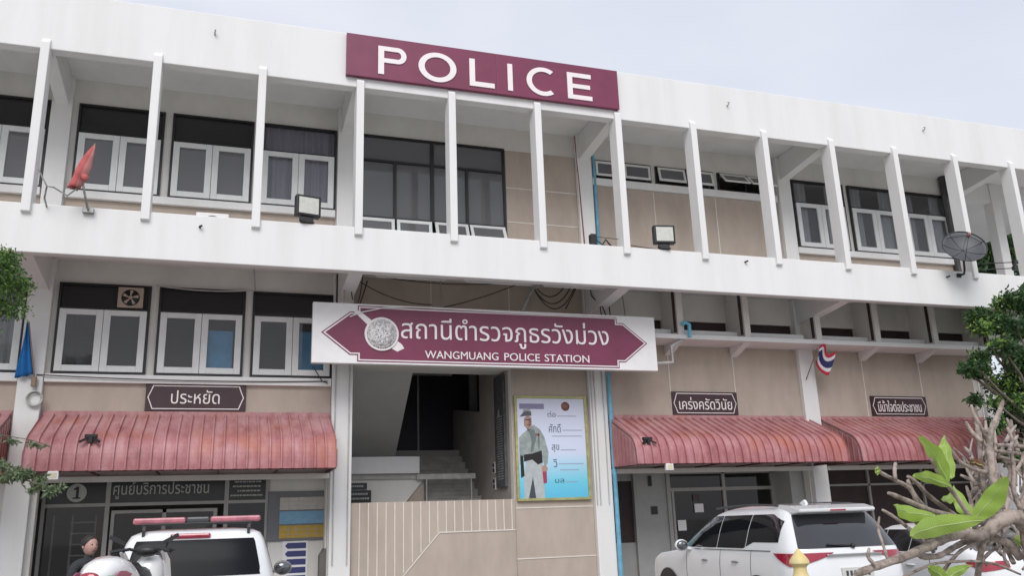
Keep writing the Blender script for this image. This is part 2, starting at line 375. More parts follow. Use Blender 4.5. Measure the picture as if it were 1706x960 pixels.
def hopper(x0, x1, ztop, h, ang, y=1.98, fr=.07, par=None, m_=alu):
    org = Vector((x0, y, ztop)); d = Vector((0, -math.sin(ang), -math.cos(ang)))*h; nrm = Vector((0, -math.cos(ang), math.sin(ang)))*.03
    def quad(u0, u1, v0, v1, off0, off1):
        vs = [mb.bm.verts.new(Vector((x0+u, y, ztop))+d*(v/h)+nrm*o) for o in (off0, off1) for u, v in ((u0, v0), (u1, v0), (u1, v1), (u0, v1))]
        for q in ((0,1,2,3),(7,6,5,4),(1,0,4,5),(2,1,5,6),(3,2,6,7),(0,3,7,4)): mb.bm.faces.new([vs[i] for i in q])
    W_ = x1-x0; mb = MB(); quad(0, W_, 0, fr, 0, 1); quad(0, W_, h-fr, h, 0, 1); quad(0, fr, fr, h-fr, 0, 1); quad(W_-fr, W_, fr, h-fr, 0, 1)
    mb.build('hopper_frame', m_, par)
    mb = MB(); mb.bm.faces.new([mb.bm.verts.new(Vector((x0+u, y, ztop))+d*(v/h)+nrm*.5) for u, v in ((fr, fr), (W_-fr, fr), (W_-fr, h-fr), (fr, h-fr))]); mb.build('pane', gl, par)
for i, (a, b) in enumerate(((6.0, 6.78), (6.83, 7.62), (7.69, 8.46), (8.50, 9.34))): hopper(a, b, 8.24, .56, R((6, 9, 24, 27)[i]), par=cw)
# strip windows high in the bay right of the centre
for i, (a, b) in enumerate(((11.68, 13.25), (13.38, 15.03), (15.16, 16.80))):
    mb = MB(); mid = (a+b)/2
    for q in ((a, a+.04, 9.73, 10.22), (b-.04, b, 9.73, 10.22), (a+.04, b-.04, 10.18, 10.22), (a+.04, b-.04, 9.73, 9.76), (mid-.02, mid+.02, 9.76, 10.18)): mb.box(q[0], q[1], 2.0, 2.1, q[2], q[3])
    wd = mb.build('window', black, B)
    for c_, d_ in ((a+.045, mid-.025), (mid+.025, b-.045)): hopper(c_, d_, 10.17, .38, R((2, 10, 40)[i]), fr=.055, par=wd)
# projecting concrete window boxes on the right
mb = MB(); mb.box(11.62, 22.6, 1.25, YW, 5.62, 5.73, .01); mb.build('window_ledge', white, B)
for i, x in enumerate((13.31, 15.09, 17.1, 18.87, 20.69, 22.5)):
    mb = MB(); mb.box(x-.08, x+.08, 1.3, YW, 5.73, 6.9, .008); mb.build('partition', white2, B)
    mb = MB(); mb.box(x-.125, x-.08, 1.36, 1.42, 5.8, 6.9); mb.build('dark_edge_strip', shutter, B)
    if i not in (2, 5):
        mb = MB(); mb.prism([(1.35, 5.62), (YW-.04, 5.62), (YW-.04, 5.38)], x-.09, x+.09, 'X'); mb.build('bracket', white, B)
for i, (a, b) in enumerate(cells):
    mb = MB(); mb.box(a+.02, b-.05, 1.55, 1.60, 5.76, 5.90); mb.build('window_rail', alu, B)
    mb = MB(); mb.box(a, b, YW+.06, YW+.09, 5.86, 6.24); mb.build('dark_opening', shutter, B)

# ------------------------------------------------------------------ ground floor fronts
mb = MB(); mb.box(-5.7, 5.6, YW+.2, 6.0, 2.75, 2.83); mb.box(11.4, 22.4, YW+.2, 6, 2.75, 2.83); mb.build('ceiling', insidec, B)
YG = 2.6
# left bay shopfront
mb = MB()
for x0, x1, z0, z1 in ((.30, .36, 0, 2.72), (1.38, 1.46, 0, 2.72), (3.52, 3.60, 0, 2.72), (4.30, 4.38, 0, 2.72), (1.5, 1.56, 0, 2.16), (2.40, 2.47, 0, 2.16), (3.33, 3.40, 0, 2.16), (.36, 1.38, 2.24, 2.30), (1.46, 3.52, 2.24, 2.30), (3.6, 4.3, 2.24, 2.30), (1.56, 3.33, 2.10, 2.16), (.3, 4.38, 2.72, 2.75)):
    mb.box(x0, x1, YG-.05, YG+.03, z0, z1)
sf = mb.build('shopfront_frame', galv if False else mat('grey_aluminium', (.36, .35, .33), .5, .1, 5), B)
for q in ((.36, 1.38, 0, 2.24), (1.56, 2.4, 0, 2.10), (2.47, 3.33, 0, 2.10), (3.6, 4.3, 0, 2.24)):
    mb = MB(); glasspane(mb, *q, YG); mb.build('pane', gls, sf)
mb = MB(); mb.box(.36, 1.38, YG-.02, YG+.0, 2.30, 2.72); mb.box(1.46, 3.52, YG-.02, YG, 2.30, 2.72); mb.box(3.6, 4.3, YG-.02, YG, 2.30, 2.72); mb.build('fascia_panel', mat('dark_film', (.022, .024, .024), .3, .2, 4), B)
mb = MB(); mb.box(4.38, 5.5, YG-.03, YG+.1, 0, 2.75); mb.box(5.45, 5.6, YW+.2, YG, 0, 2.75); mb.build('wall', white2, B)
greyt = mat('grey_lettering', (.42, .43, .40), .6)
# number disc, service centre lettering
cc = at(128, 822, YG-.02)
dsc = MB(); dsc.lathe([(.17, 0), (.17, -.012)], (cc.x, YG-.022, cc.z), 32, 'Y'); dsc = top(dsc, 'number_disc', greyt, 'round pale disc bearing a dark number 1 over the left shopfront', 'sign')
MB().prism([(cc.x+a_, cc.z+b_) for a_, b_ in ((-.06, -.11), (.07, -.11), (.07, -.085), (.035, -.08), (.035, .115), (.005, .115), (-.055, .075), (-.055, .05), (-.01, .06), (-.01, -.08), (-.06, -.085))], YG-.042, YG-.034).build('numeral', black, dsc)
a, b = at(190, 808, YG-.03), at(347, 835, YG-.03)
sg = add_text(MB(), 'ศูนย์บริการประชาชน', a.x, b.x, 2.37, 2.68, YG-.022, .01, .006).build('service_lettering', greyt, None, clean=False)
tag(sg, 'pale Thai lettering above the shopfront door beside the number disc', 'lettering')
spn = empty('small_print_notice', (3.95, YG-.02, 2.3), 0, 'four rows of small pale print on the black panel right of the lettering', 'notice')
for i, (l, r_) in enumerate(((.10, .62), (.07, .60), (.16, .60), (.03, .64))):
    x = 3.6+l; z = 2.655-.088*i; mb = MB(spn.location)
    while x < 3.6+r_: 
        ww = random.uniform(.03, .08); mb.box(x, min(x+ww, 3.6+r_), YG-.03, YG-.022, z-.014, z+.014); x += ww+.012
    mb.build('print_row', greyt, spn)
# posters inside the glass
# right bay shopfront (centre-right)
mb = MB(); mb.box(11.62, 12.9, 3.1, 3.2, 0, 1.15); mb.box(12.72, 13.5, 3.0, 3.1, 0, 2.75); mb.box(12.66, 12.72, 3.0, 3.2, 0, 2.75); mb.box(11.62, 12.66, 3.1, 3.2, 2.55, 2.75); mb.build('wall', mat('grey_paint', (.40, .40, .39), .8, .12, 2), B)
mb = MB(); mb.box(11.62, 12.66, 3.12, 3.16, 1.15, 2.55); mb.build('shutter_panel', shutter, B)
mb = MB(); mb.box(12.1, 12.14, 3.08, 3.12, 1.15, 2.55); mb.build('joint_line', alu, B)
mb = MB()
for x0, x1, z0, z1 in ((13.5, 13.6, 0, 2.75), (15.02, 15.1, 0, 2.72), (16.4, 16.5, 0, 2.72), (13.6, 15.02, 2.28, 2.36), (15.1, 16.4, 2.28, 2.36), (13.6, 16.5, 2.68, 2.75), (13.62, 13.68, 0, 2.28)):
    mb.box(x0, x1, 2.95, 3.05, z0, z1)
sf2 = mb.build('shopfront_frame', M['grey_aluminium'], B)
for q in ((13.6, 15.02, 0, 2.28), (15.1, 16.4, 0, 2.28), (13.6, 15.02, 2.36, 2.68), (15.1, 16.4, 2.36, 2.68)):
    mb = MB(); glasspane(mb, *q, 3.0); mb.build('pane', gls, sf2)
mb = MB(); mb.box(16.5, 17.0, 2.3, 3.1, 0, 2.75); mb.box(17.0, 17.34, 2.36, 2.6, 0, 2.75); mb.build('wall', M['grey_paint'], B)
for (px, py, w_, h_, nm, lb, m_) in ((1160, 830, .17, .15, 'notice_sheet', 'small dark notice plate at the top of the right shopfront door', brown), (1165, 847, .24, .20, 'notice_sheet', 'white paper sheet taped below the dark plate on the right door', signwhite), (1137, 876, .22, .24, 'notice_sheet', 'white paper sheet low on the left of the right door', signwhite), (1091, 851, .16, .18, 'wall_plate', 'small black wall plate beside the right shopfront door', blackp), (1083, 802, .09, .24, 'wall_meter', 'slim dark electricity box high beside the right shopfront', blackp)):
    p = at(px, py, 2.96); mb = MB(); mb.box(p.x-w_/2, p.x+w_/2, 2.965, 2.98, p.z-h_/2, p.z+h_/2, .003); top(mb, nm, m_, lb, 'notice' if 'sheet' in nm else 'wall plate')
# third bay: dark maroon front
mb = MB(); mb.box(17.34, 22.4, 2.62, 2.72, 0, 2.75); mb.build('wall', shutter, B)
mb = MB()
for x in (17.36, 19.0, 20.7): mb.box(x, x+.06, 2.56, 2.62, 0, 2.7)
mb.box(17.42, 22.4, 2.56, 2.62, 2.3, 2.35); mb.build('shopfront_frame', M['grey_aluminium'], B)

# ------------------------------------------------------------------ stair hall
mb = MB(); mb.box(5.93, 9.38, YW-.02, YW+.16, .0, 2.17, .008); lw = mb.build('low_wall', tan, B)
mb = MB(); y0, y1 = YW-.03, YW-.02
x = 6.1
while x < 9.36:
    zb = 1.55 if x > 7.72 else max(.1, 1.55-(7.72-x)*.62/.6)
    mb.box(x-.011, x+.011, y0, y1, zb, 2.165); x += .178
mb.box(7.72, 9.38, y0-.004, y1, 1.53, 1.555); mb.bar((7.73, YW-.027, 1.54), (6.4, YW-.027, .1), .012, .024)
mb.build('joint_line', joint, lw)
mb = MB()
for i in range(24):            # flight rising away from the viewer, right side of the hall
    z = 3.6-.18*i; y = 6.6-.28*i
    if z < 1.4: break
    mb.box(7.9, 9.4, y-.28, y+.02, z-.36, z-.18-.03); mb.box(7.9, 9.4, y-.31, y+.02, z-.21, z-.18)
mb.box(7.9, 9.4, 2.25, 3.3, 1.25, 1.37); mb.build('staircase', concrete, B)
upf = mat('flight_plaster', (.80, .79, .77), .85, .05, 2); mb = MB(); mb.prism([(3.9, 5.25), (3.9, 5.42), (6.35, 3.60), (6.15, 3.42)], 5.93, 7.6, 'X'); mb.build('upper_flight', upf, B)
mb = MB(); mb.box(5.93, 7.76, 4.0, 4.2, 2.86, 3.24, .01); mb.build('parapet_band', white, B)
mb = MB(); mb.box(5.93, 7.7, 4.1, 4.2, 2.74, 2.86); mb.build('shadow_gap', concrete, B)
mb = MB(); mb.box(5.93, 7.2, 4.15, 4.3, 0, 2.74); mb.prism([(7.2, 1.9), (7.2, 2.74), (7.9, 2.74)], 4.15, 4.3, 'Y'); mb.build('wall', white2, B)
mb = MB(); mb.prism([(7.2, 1.3), (7.2, 1.9), (7.9, 2.74), (7.9, 1.3)], 4.2, 4.32, 'Y'); mb.build('stair_side', tan, B)
mb = MB()
for x in (7.93, 9.0): mb.tube([(x, 4.05, 1.2), (x, 4.05, 2.8)], .018, 6)
mb.box(7.7, 9.1, 4.03, 4.08, 2.72, 2.84); mb.build('handrail', concrete, B)
mb = MB(); mb.prism([(2.25, 0), (2.25, 5.3), (4.6, 5.3), (4.6, 4.35), (7.2, 4.75), (7.2, 0)], 9.4, 9.5, 'X'); mb.build('wall', mat('stair_wall', (.42, .38, .35), .85, .15, 2), B)
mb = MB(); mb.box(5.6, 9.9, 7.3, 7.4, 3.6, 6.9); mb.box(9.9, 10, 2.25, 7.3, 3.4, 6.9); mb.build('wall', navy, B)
mb = MB(); mb.box(8.42, 8.46, 7.24, 7.3, 3.62, 5.7); mb.box(7.6, 9.4, 7.24, 7.3, 5.7, 5.76); mb.build('door_frame', greywall, B)
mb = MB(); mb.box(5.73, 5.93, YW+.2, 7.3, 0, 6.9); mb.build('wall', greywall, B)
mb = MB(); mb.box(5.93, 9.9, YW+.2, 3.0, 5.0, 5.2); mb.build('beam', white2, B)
# two black room signs at the stair foot
for (px, py, w_, h_, lb) in ((598, 810, .42, .14, 'upper narrow black sign at the stair foot'), (602, 827, .5, .26, 'lower wider black sign with two pale lines at the stair foot')):
    p = at(px, py, 3.9); mb = MB(); mb.box(p.x-w_/2, p.x+w_/2, 4.1, 4.13, p.z-h_/2, p.z+h_/2); o = top(mb, 'direction_sign', black, lb, 'sign')
    mb = MB(); nz = 2 if h_ > .2 else 1
    for r_ in range(nz):
        x = p.x-w_/2+.06; z = p.z+(.05-.1*r_ if nz == 2 else 0)
        while x < p.x+w_/2-.08: ww = random.uniform(.02, .05); mb.box(x, x+ww, 4.094, 4.1, z-.02, z+.02); x += ww+.014
    mb.build('lettering', greyt, o)
# engraved plaque strip and switches on the right stair wall
mb = MB(); mb.box(9.34, 9.4, 2.5, 3.2, 2.45, 4.95, .006); o = top(mb, 'wall_plaque', mat('plaque_grey', (.13, .13, .14), .4, .4, 9), 'tall dark grey engraved plaque on the right stair wall', 'plaque')
mb = MB()
for i in range(26):
    z = 4.0-.055*i; mb.box(9.334, 9.34, 2.62+.02*(i % 3), 3.08-.03*((i*7) % 4), z, z+.016)
mb.prism([(2.78, 4.02), (2.95, 4.02), (2.865, 4.18)], 9.333, 9.34, 'X'); mb.build('engraving', M['grey_paint'], o)
for i, z in enumerate((2.92, 2.56)):
    mb = MB(); mb.box(9.37, 9.4, 3.38, 3.52, z-.13, z+.13, .004); o = top(mb, 'switch_plate', alu, ('upper', 'lower')[i]+' white switch plate beside the grey stair plaque', 'switch')
    mb = MB(); mb.box(9.36, 9.37, 3.40, 3.50, z-.1, z-.02); mb.box(9.36, 9.37, 3.40, 3.50, z+.02, z+.1); mb.build('switch', blackp, o)

# ------------------------------------------------------------------ signs
def layered(root, poly, layers, y):
    for nm, d, th, m_ in layers:
        MB().prism(inset(poly, d) if d else poly, y-th, y, 'Y').build(nm, m_, root); 
def small_sign(name, x0, x1, z0, z1, txt, label, tx0, tx1, tz0, tz1):
    r = empty(name, ((x0+x1)/2, 1.99, z0), 0, label, 'sign', 'brown motto signs on the tan panels')
    org = r.location.copy(); y = 2.02-.002
    def bld(mb, nm, m_): o = mb.build(nm, m_, None); o.parent = r; return o
    mb = MB(org); mb.box(x0, x1, y-.035, y, z0, z1, .004); bld(mb, 'board', brown)
    c = .11; d = .035; X0, X1, Z0, Z1 = x0+d, x1-d, z0+d, z1-d
    out = [(X0, (Z0+Z1)/2), (X0+.05, Z0+c), (X0+.09, Z0), (X1-.09, Z0), (X1-.05, Z0+c), (X1, (Z0+Z1)/2), (X1-.05, Z1-c), (X1-.09, Z1), (X0+.09, Z1), (X0+.05, Z1-c)]
    mb = MB(org); mb.prism(out, y-.038, y-.035, 'Y'); bld(mb, 'border_line', lett)
    mb = MB(org); mb.prism(inset(out, .018), y-.041, y-.038, 'Y'); bld(mb, 'panel', brown)
    mb = MB(org); add_text(mb, txt, tx0, tx1, tz0, tz1, y-.041, .012, .018)
    me = bpy.data.meshes.new('lettering'); mb.bm.to_mesh(me); o = link('lettering', me, lett, r)
small_sign('motto_sign', 1.98, 3.82, 3.98, 4.51, 'ประหยัด', 'brown sign with one short Thai word above the leftmost red awning', 2.44, 3.33, 4.12, 4.39)
small_sign('motto_sign', 13.30, 15.05, 3.98, 4.52, 'เคร่งครัดวินัย', 'brown sign with Thai motto above the awning behind the white SUV', 13.47, 14.88, 4.10, 4.39)
small_sign('motto_sign', 18.95, 20.70, 3.99, 4.49, 'มีน้ำใจต่อประชาชน', 'brown sign with long Thai motto above the rightmost red awning', 19.14, 20.50, 4.09, 4.38)

# POLICE board on the parapet
pr = empty('police_sign', (8.4, -.03, 10.5), 0, 'large maroon board reading POLICE in white letters on the roof parapet', 'sign')
org = pr.location.copy()
mb = MB(org); mb.box(5.40, 8.58, -.10, -.004, 10.50, 11.45, .006); mb.box(8.584, 11.44, -.10, -.004, 10.50, 11.45, .006); mb.build('board', maroon, pr)
for ch, l, t, r_, b in (('P', 630, 73, 677, 123), ('O', 697, 84, 760, 138), ('L', 782, 94, 823, 147), ('I', 844, 101, 855, 152), ('C', 877, 107, 926, 160), ('E', 945, 117, 985, 167)):
    ym = (t+b)/2; x0 = at(l, ym, -.1).x; x1 = at(r_, ym, -.1).x; xm = (l+r_)/2; z1 = at(xm, t, -.1).z; z0 = at(xm, b, -.1).z
    z0, z1 = (10.60, 11.24) if ch not in 'OC' else (10.58, 11.26)
    mb = MB(org)
    if ch == 'I': mb.box((x0+x1)/2-.055, (x0+x1)/2+.055, -.12, -.1, z0, z1)
    elif ch == 'L': mb.prism([(x0, z0), (x1, z0), (x1, z0+.11), (x0+.12, z0+.11), (x0+.12, z1), (x0, z1)], -.12, -.1)
    elif ch == 'E':
        zm = (z0+z1)/2; mb.prism([(x0, z0), (x1, z0), (x1, z0+.105), (x0+.12, z0+.105), (x0+.12, zm-.05), (x1-.04, zm-.05), (x1-.04, zm+.05), (x0+.12, zm+.05), (x0+.12, z1-.105), (x1-.01, z1-.105), (x1-.01, z1), (x0, z1)], -.12, -.1)
    elif ch == 'O':
        cx, cz, rx, rz = (x0+x1)/2, (z0+z1)/2, (x1-x0)/2, (z1-z0)/2; n = 48
        for k in range(n):
            t0, t1 = 2*math.pi*k/n, 2*math.pi*(k+1)/n; q = [(cx+math.cos(a)*rr*s1, cz+math.sin(a)*rr2) for a, rr, rr2, s1 in ((t0, rx, rz, 1), (t1, rx, rz, 1), (t1, rx-.13, rz-.105, 1), (t0, rx-.13, rz-.105, 1))]
            mb.prism(q, -.12, -.1)
    elif ch == 'C':
        cx, cz, rx, rz = x0+(x1-x0)*.56, (z0+z1)/2, (x1-x0)*.56, (z1-z0)/2; n = 40; A0, A1 = R(52), R(308)
        for k in range(n):
            t0, t1 = A0+(A1-A0)*k/n, A0+(A1-A0)*(k+1)/n; q = [(cx+math.cos(a)*r1, cz+math.sin(a)*r2) for a, r1, r2 in ((t0, rx, rz), (t1, rx, rz), (t1, rx-.12, rz-.10), (t0, rx-.12, rz-.10))]
            mb.prism(q, -.12, -.1)
    elif ch == 'P':
        mb.box(x0, x0+.12, -.12, -.1, z0, z1); zc = z1-.185; ro = .185; n = 20; xb = x1-ro
        mb.box(x0+.12, xb, -.12, -.1, z1-.10, z1); mb.box(x0+.12, xb, -.12, -.1, z1-2*ro, z1-2*ro+.10)
        for k in range(n):
            t0, t1 = R(90)-R(180)*k/n, R(90)-R(180)*(k+1)/n
            mb.prism([(xb+math.cos(t0)*ro, zc+math.sin(t0)*ro), (xb+math.cos(t1)*ro, zc+math.sin(t1)*ro), (xb+math.cos(t1)*(ro-.11), zc+math.sin(t1)*(ro-.10)), (xb+math.cos(t0)*(ro-.11), zc+math.sin(t0)*(ro-.10))], -.12, -.1)
    bmesh.ops.remove_doubles(mb.bm, verts=mb.bm.verts[:], dist=.0005)
    # drop the inner duplicate walls left by the segments
    dup = {}
    for f in mb.bm.faces: dup.setdefault(tuple(sorted(v.index if False else id(v) for v in f.verts)), []).append(f)
    kill = [f for fl in dup.values() if len(fl) > 1 for f in fl]
    if kill: bmesh.ops.delete(mb.bm, geom=kill, context='FACES')
    mb.build('letter', lett, pr)

# station name board over the entrance
nr = empty('station_name_sign', (8.72, 1.0, 4.81), 0, 'wide white board with maroon arrow-ended panel naming the police station over the entrance', 'sign')
org = nr.location.copy(); cx, cz = 8.70, 5.42
mb = MB(org); mb.box(4.98, 12.47, 1.0, 1.14, 4.81, 6.03, .01); mb.build('backboard', signwhite, nr)
half = [(-3.53, 0), (-2.93, -.47), (-2.93+.0, -.40-.07), (-2.80, -.47), (-2.80, -.575)]
poly = [(-3.55, 0), (-2.99, -.44), (-2.84, -.44), (-2.84, -.57), (2.84, -.57), (2.84, -.44), (2.99, -.44), (3.55, 0), (2.99, .44), (2.84, .44), (2.84, .57), (-2.84, .57), (-2.84, .44), (-2.99, .44)]
poly = [(cx+a, cz+b) for a, b in poly]
for nm, d, y0, y1, m_ in (('edge_line', 0, .994, 1.0, maroon), ('border_line', .022, .989, .994, lett), ('maroon_panel', .05, .982, .989, maroon)):
    mb = MB(org); mb.prism(inset(poly, d) if d else poly, y0, y1, 'Y'); mb.build(nm, m_, nr)
def sign_text(nm, s, x0, x1, z0, z1, bold):
    mb = MB(org); add_text(mb, s, x0, x1, z0, z1, .982, .02, bold); me = bpy.data.meshes.new(nm); mb.bm.to_mesh(me); return link(nm, me, lett, nr)
ta, tb = at(668, 552, .97), at(1013, 552, .97)
sign_text('thai_lettering', 'สถานีตำรวจภูธรวังม่วง', ta.x, tb.x, 5.20, 5.82, .016)
for wd_, l_, r_ in (('WANGMUANG', 708, 830), ('POLICE', 840, 899), ('STATION', 907, 981)):
    sign_text('latin_word', wd_, at(l_, 588, .97).x, at(r_, 588, .97).x, 4.945, 5.105, .015)
ec = at(636, 557, .97)
emb = MB(org); s0, s1 = at(592, 522, .97), at(672, 584, .97)
emb.prism([(s0.x-.02, s0.z+.03), (s0.x+.08, s0.z+.06), (s1.x-.03, s1.z+.12), (s1.x+.02, s1.z+.04), (s1.x-.12, s1.z-.03), (s1.x-.22, s1.z+.02)], .972, .982)
o = emb.build('sword', lett, nr)
emb = MB(org); emb.lathe([(.345, -.0), (.345, -.022), (.325, -.028), (.315, -.022)], (ec.x, .978, ec.z), 40, 'Y'); emblem = emb.build('emblem_disc', lett, nr)
silver = mat('emblem_silver', (.76, .75, .74), .5, .0, 26, col2=(.36, .34, .34), thr=(.42, .56))
emb = MB(org); emb.lathe([(.30, 0), (.30, -.008), (.0001, -.008)], (ec.x, .955, ec.z), 40, 'Y'); emb.build('emblem_relief', silver, emblem)
emb = MB(org)
for k in range(40):
    a = 2*math.pi*k/40; emb.ball((ec.x+.27*math.cos(a), .946, ec.z+.27*math.sin(a)), .013, seg=6)
for a0, rr in ((0, .12), (math.pi/4, .17)):
    for k in range(8):
        a = a0+2*math.pi*k/8; emb.prism([(ec.x+math.cos(a+s_)*r_, ec.z+math.sin(a+s_)*r_) for s_, r_ in ((-.3, rr*.55), (0, rr*1.2), (.3, rr*.55))], .940, .947)
emb.build('emblem_ornament', signwhite, emblem)
# hangers of the board and the light strip draped on it
for x in (5.6, 7.6, 9.6, 11.8):
    mb = MB(org); mb.bar((x, 1.07, 6.03), (x, 1.2, 6.9), .02); mb.bar((x, 1.14, 5.9), (x, 1.95, 5.9), .03); mb.build('hanger', galv, nr)
tp = [at(525, 522, .95)+Vector((0, 0, 0))]; pts = [at(x, y, .95) for x, y in ((583, 528), (600, 521), (640, 513), (690, 512), (780, 517), (900, 524), (1030, 531))]
top(MB().tube(pts, .012, 6), 'string_light_cable', signwhite, 'thin white cable draped along the top of the station name board', 'cable', smooth=True)

# poster beside the stairs
po = empty('officer_poster', (10.28, 2.0, 2.1), 0, 'framed poster of a standing officer beside the stair opening', 'poster'); org = po.location.copy()
X0, X1, Z0, Z1 = 9.42, 11.12, 2.12, 4.37
def P_(mb, nm, m_): return mb.build(nm, m_, po)
mb = MB(org); gold = mat('gilt_frame', (.46, .44, .20), .45, .3, 8, metal=.2)
for q in ((X0, X1, Z1-.055, Z1), (X0, X1, Z0, Z0+.055), (X0, X0+.055, Z0+.055, Z1-.055), (X1-.055, X1, Z0+.055, Z1-.055)): mb.box(q[0], q[1], 1.955, 2.02, q[2], q[3], .004)
P_(mb, 'frame', gold)
pm = bpy.data.materials.new('poster_print'); pm.use_nodes = True; n = pm.node_tree; p = n.nodes['Principled BSDF']; p.inputs['Roughness'].default_value = .35
tcc = n.nodes.new('ShaderNodeTexCoord'); sp = n.nodes.new('ShaderNodeSeparateXYZ'); rmp = n.nodes.new('ShaderNodeValToRGB'); e = rmp.color_ramp.elements
e[0].position = 0; e[0].color = (.10, .48, .70, 1); e[1].position = 1; e[1].color = (.66, .68, .80, 1)
for pos, c in ((.16, (.16, .58, .74)), (.34, (.42, .66, .82)), (.45, (.62, .68, .84))): z_ = e.new(pos); z_.color = (*c, 1)
n.links.new(tcc.outputs['Generated'], sp.inputs[0]); n.links.new(sp.outputs['Z'], rmp.inputs[0]); n.links.new(rmp.outputs[0], p.inputs['Base Color'])
mb = MB(org); mb.box(X0+.055, X1-.055, 1.985, 2.0, Z0+.055, Z1-.055); P_(mb, 'print', pm)
W_, H_ = X1-X0-.11, Z1-Z0-.11
def pp(u, v): return (X0+.055+u*W_, Z0+.055+v*H_)
uni = mat('print_uniform', (.36, .40, .38), .4, .0, 6, col2=(.24, .28, .27)); trou = mat('print_trousers', (.47, .50, .51), .4, .0, 10, col2=(.40, .43, .44)); skin_p = mat('print_skin', (.42, .25, .20), .4)
ink_c = mat('print_dark', (.05, .06, .08), .4)
def shape(nm, pts, m_, y=1.983): mb = MB(org); mb.prism([pp(*q) for q in pts], y-.001, y, 'Y'); P_(mb, nm, m_)
shape('printed_trousers', [(.07, .0), (.13, .0), (.20, .21), (.235, .0), (.36, .0), (.36, .27), (.33, .40), (.12, .40), (.07, .22)], trou)
shape('printed_trouser_shade', [(.13, .0), (.235, .0), (.20, .21)], mat('print_dark', (.05, .06, .08), .4))
shape('printed_tunic', [(.10, .40), (.07, .52), (.09, .64), (.17, .70), (.24, .73), (.33, .68), (.39, .60), (.44, .45), (.42, .34), (.37, .31), (.35, .40)], uni, 1.982)
shape('printed_arm', [(.02, .33), (.02, .60), (.09, .65), (.10, .5), (.06, .33)], uni, 1.981)
shape('printed_belt', [(.08, .36), (.08, .43), (.20, .44), (.34, .47), (.35, .35), (.28, .33), (.2, .38)], black, 1.980)
shape('printed_head', [(.10, .72), (.10, .79), (.15, .83), (.21, .80), (.21, .72), (.16, .68)], skin_p, 1.981)
shape('printed_cap', [(.04, .81), (.10, .86), (.17, .88), (.21, .86), (.21, .82), (.13, .82)], mat('print_cap', (.10, .10, .12), .4), 1.980)
shape('printed_shade', [(.17, .66), (.24, .69), (.27, .60), (.22, .47), (.18, .44), (.20, .56)], mat('print_shade', (.15, .18, .18), .4), 1.9805)
shape('printed_collar', [(.13, .70), (.17, .655), (.23, .72), (.18, .68)], ink_ if False else mat('print_cap', (.10, .10, .12), .4), 1.979)
shape('printed_cap_crown', [(.08, .86), (.12, .90), (.19, .89), (.21, .86), (.15, .87)], mat('print_crown', (.36, .34, .34), .4), 1.979)
shape('printed_badge', [(.26, .62), (.26, .645), (.32, .64), (.32, .615)], mat('print_seal', (.30, .13, .10), .4, .4, 30), 1.979)
shape('printed_face_shade', [(.165, .70), (.165, .79), (.205, .80), (.205, .73)], mat('print_skin_shade', (.24, .12, .10), .4), 1.9795)
shape('printed_eyes', [(.115, .775), (.115, .785), (.19, .785), (.19, .775)], ink_c, 1.979)
shape('printed_mouth', [(.135, .725), (.135, .732), (.175, .732), (.175, .725)], ink_c, 1.979)
shape('printed_fold', [(.30, .45), (.29, .58), (.31, .66), (.32, .56)], mat('print_shade', (.15, .18, .18), .4), 1.979)
shape('printed_holster', [(.03, .20), (.03, .42), (.07, .42), (.08, .22)], black, 1.979)
shape('printed_hand', [(.34, .26), (.33, .31), (.39, .33), (.42, .29), (.38, .22)], skin_p, 1.980)
shape('printed_radio', [(.35, .14), (.34, .26), (.40, .26), (.40, .15)], mat('print_red', (.35, .04, .10), .4), 1.979)
shape('printed_banner', [(.04, .89), (.04, .945), (.40, .945), (.40, .89)], mat('print_violet', (.24, .22, .36), .4))
mb = MB(org); c_ = pp(.72, .92); mb.lathe([(.10, 0), (.10, -.002), (.0001, -.002)], (c_[0], 1.984, c_[1]), 24, 'Y'); em = P_(mb, 'printed_seal', mat('print_seal', (.30, .13, .10), .4, .4, 30))
ink = mat('print_ink', (.06, .07, .11), .5)
for s_, u0, u1, v0, v1 in (('ต่อ', .45, .57, .81, .87), ('ศักดิ์', .46, .64, .65, .74), ('สุข', .49, .60, .45, .53), ('วิ', .50, .56, .30, .38), ('มล', .52, .65, .145, .185)):
    a = pp(u0, v0); b = pp(u1, v1); mb = MB(org); add_text(mb, s_, a[0], b[0], a[1], b[1], 1.983, .001, .03); me = bpy.data.meshes.new('printed_word'); mb.bm.to_mesh(me); link('printed_word', me, ink, po)
grey_ink = mat('print_grey', (.32, .36, .46), .5)
for u0, u1, v in ((.59, .88, .815), (.66, .95, .67), (.5, .95, .61), (.62, .85, .47), (.58, .95, .33), (.6, .88, .27), (.67, .86, .15)):
    a = pp(u0, v); b = pp(u1, v+.008); mb = MB(org); mb.box(a[0], b[0], 1.982, 1.983, a[1], b[1]); P_(mb, 'printed_line', grey_ink)

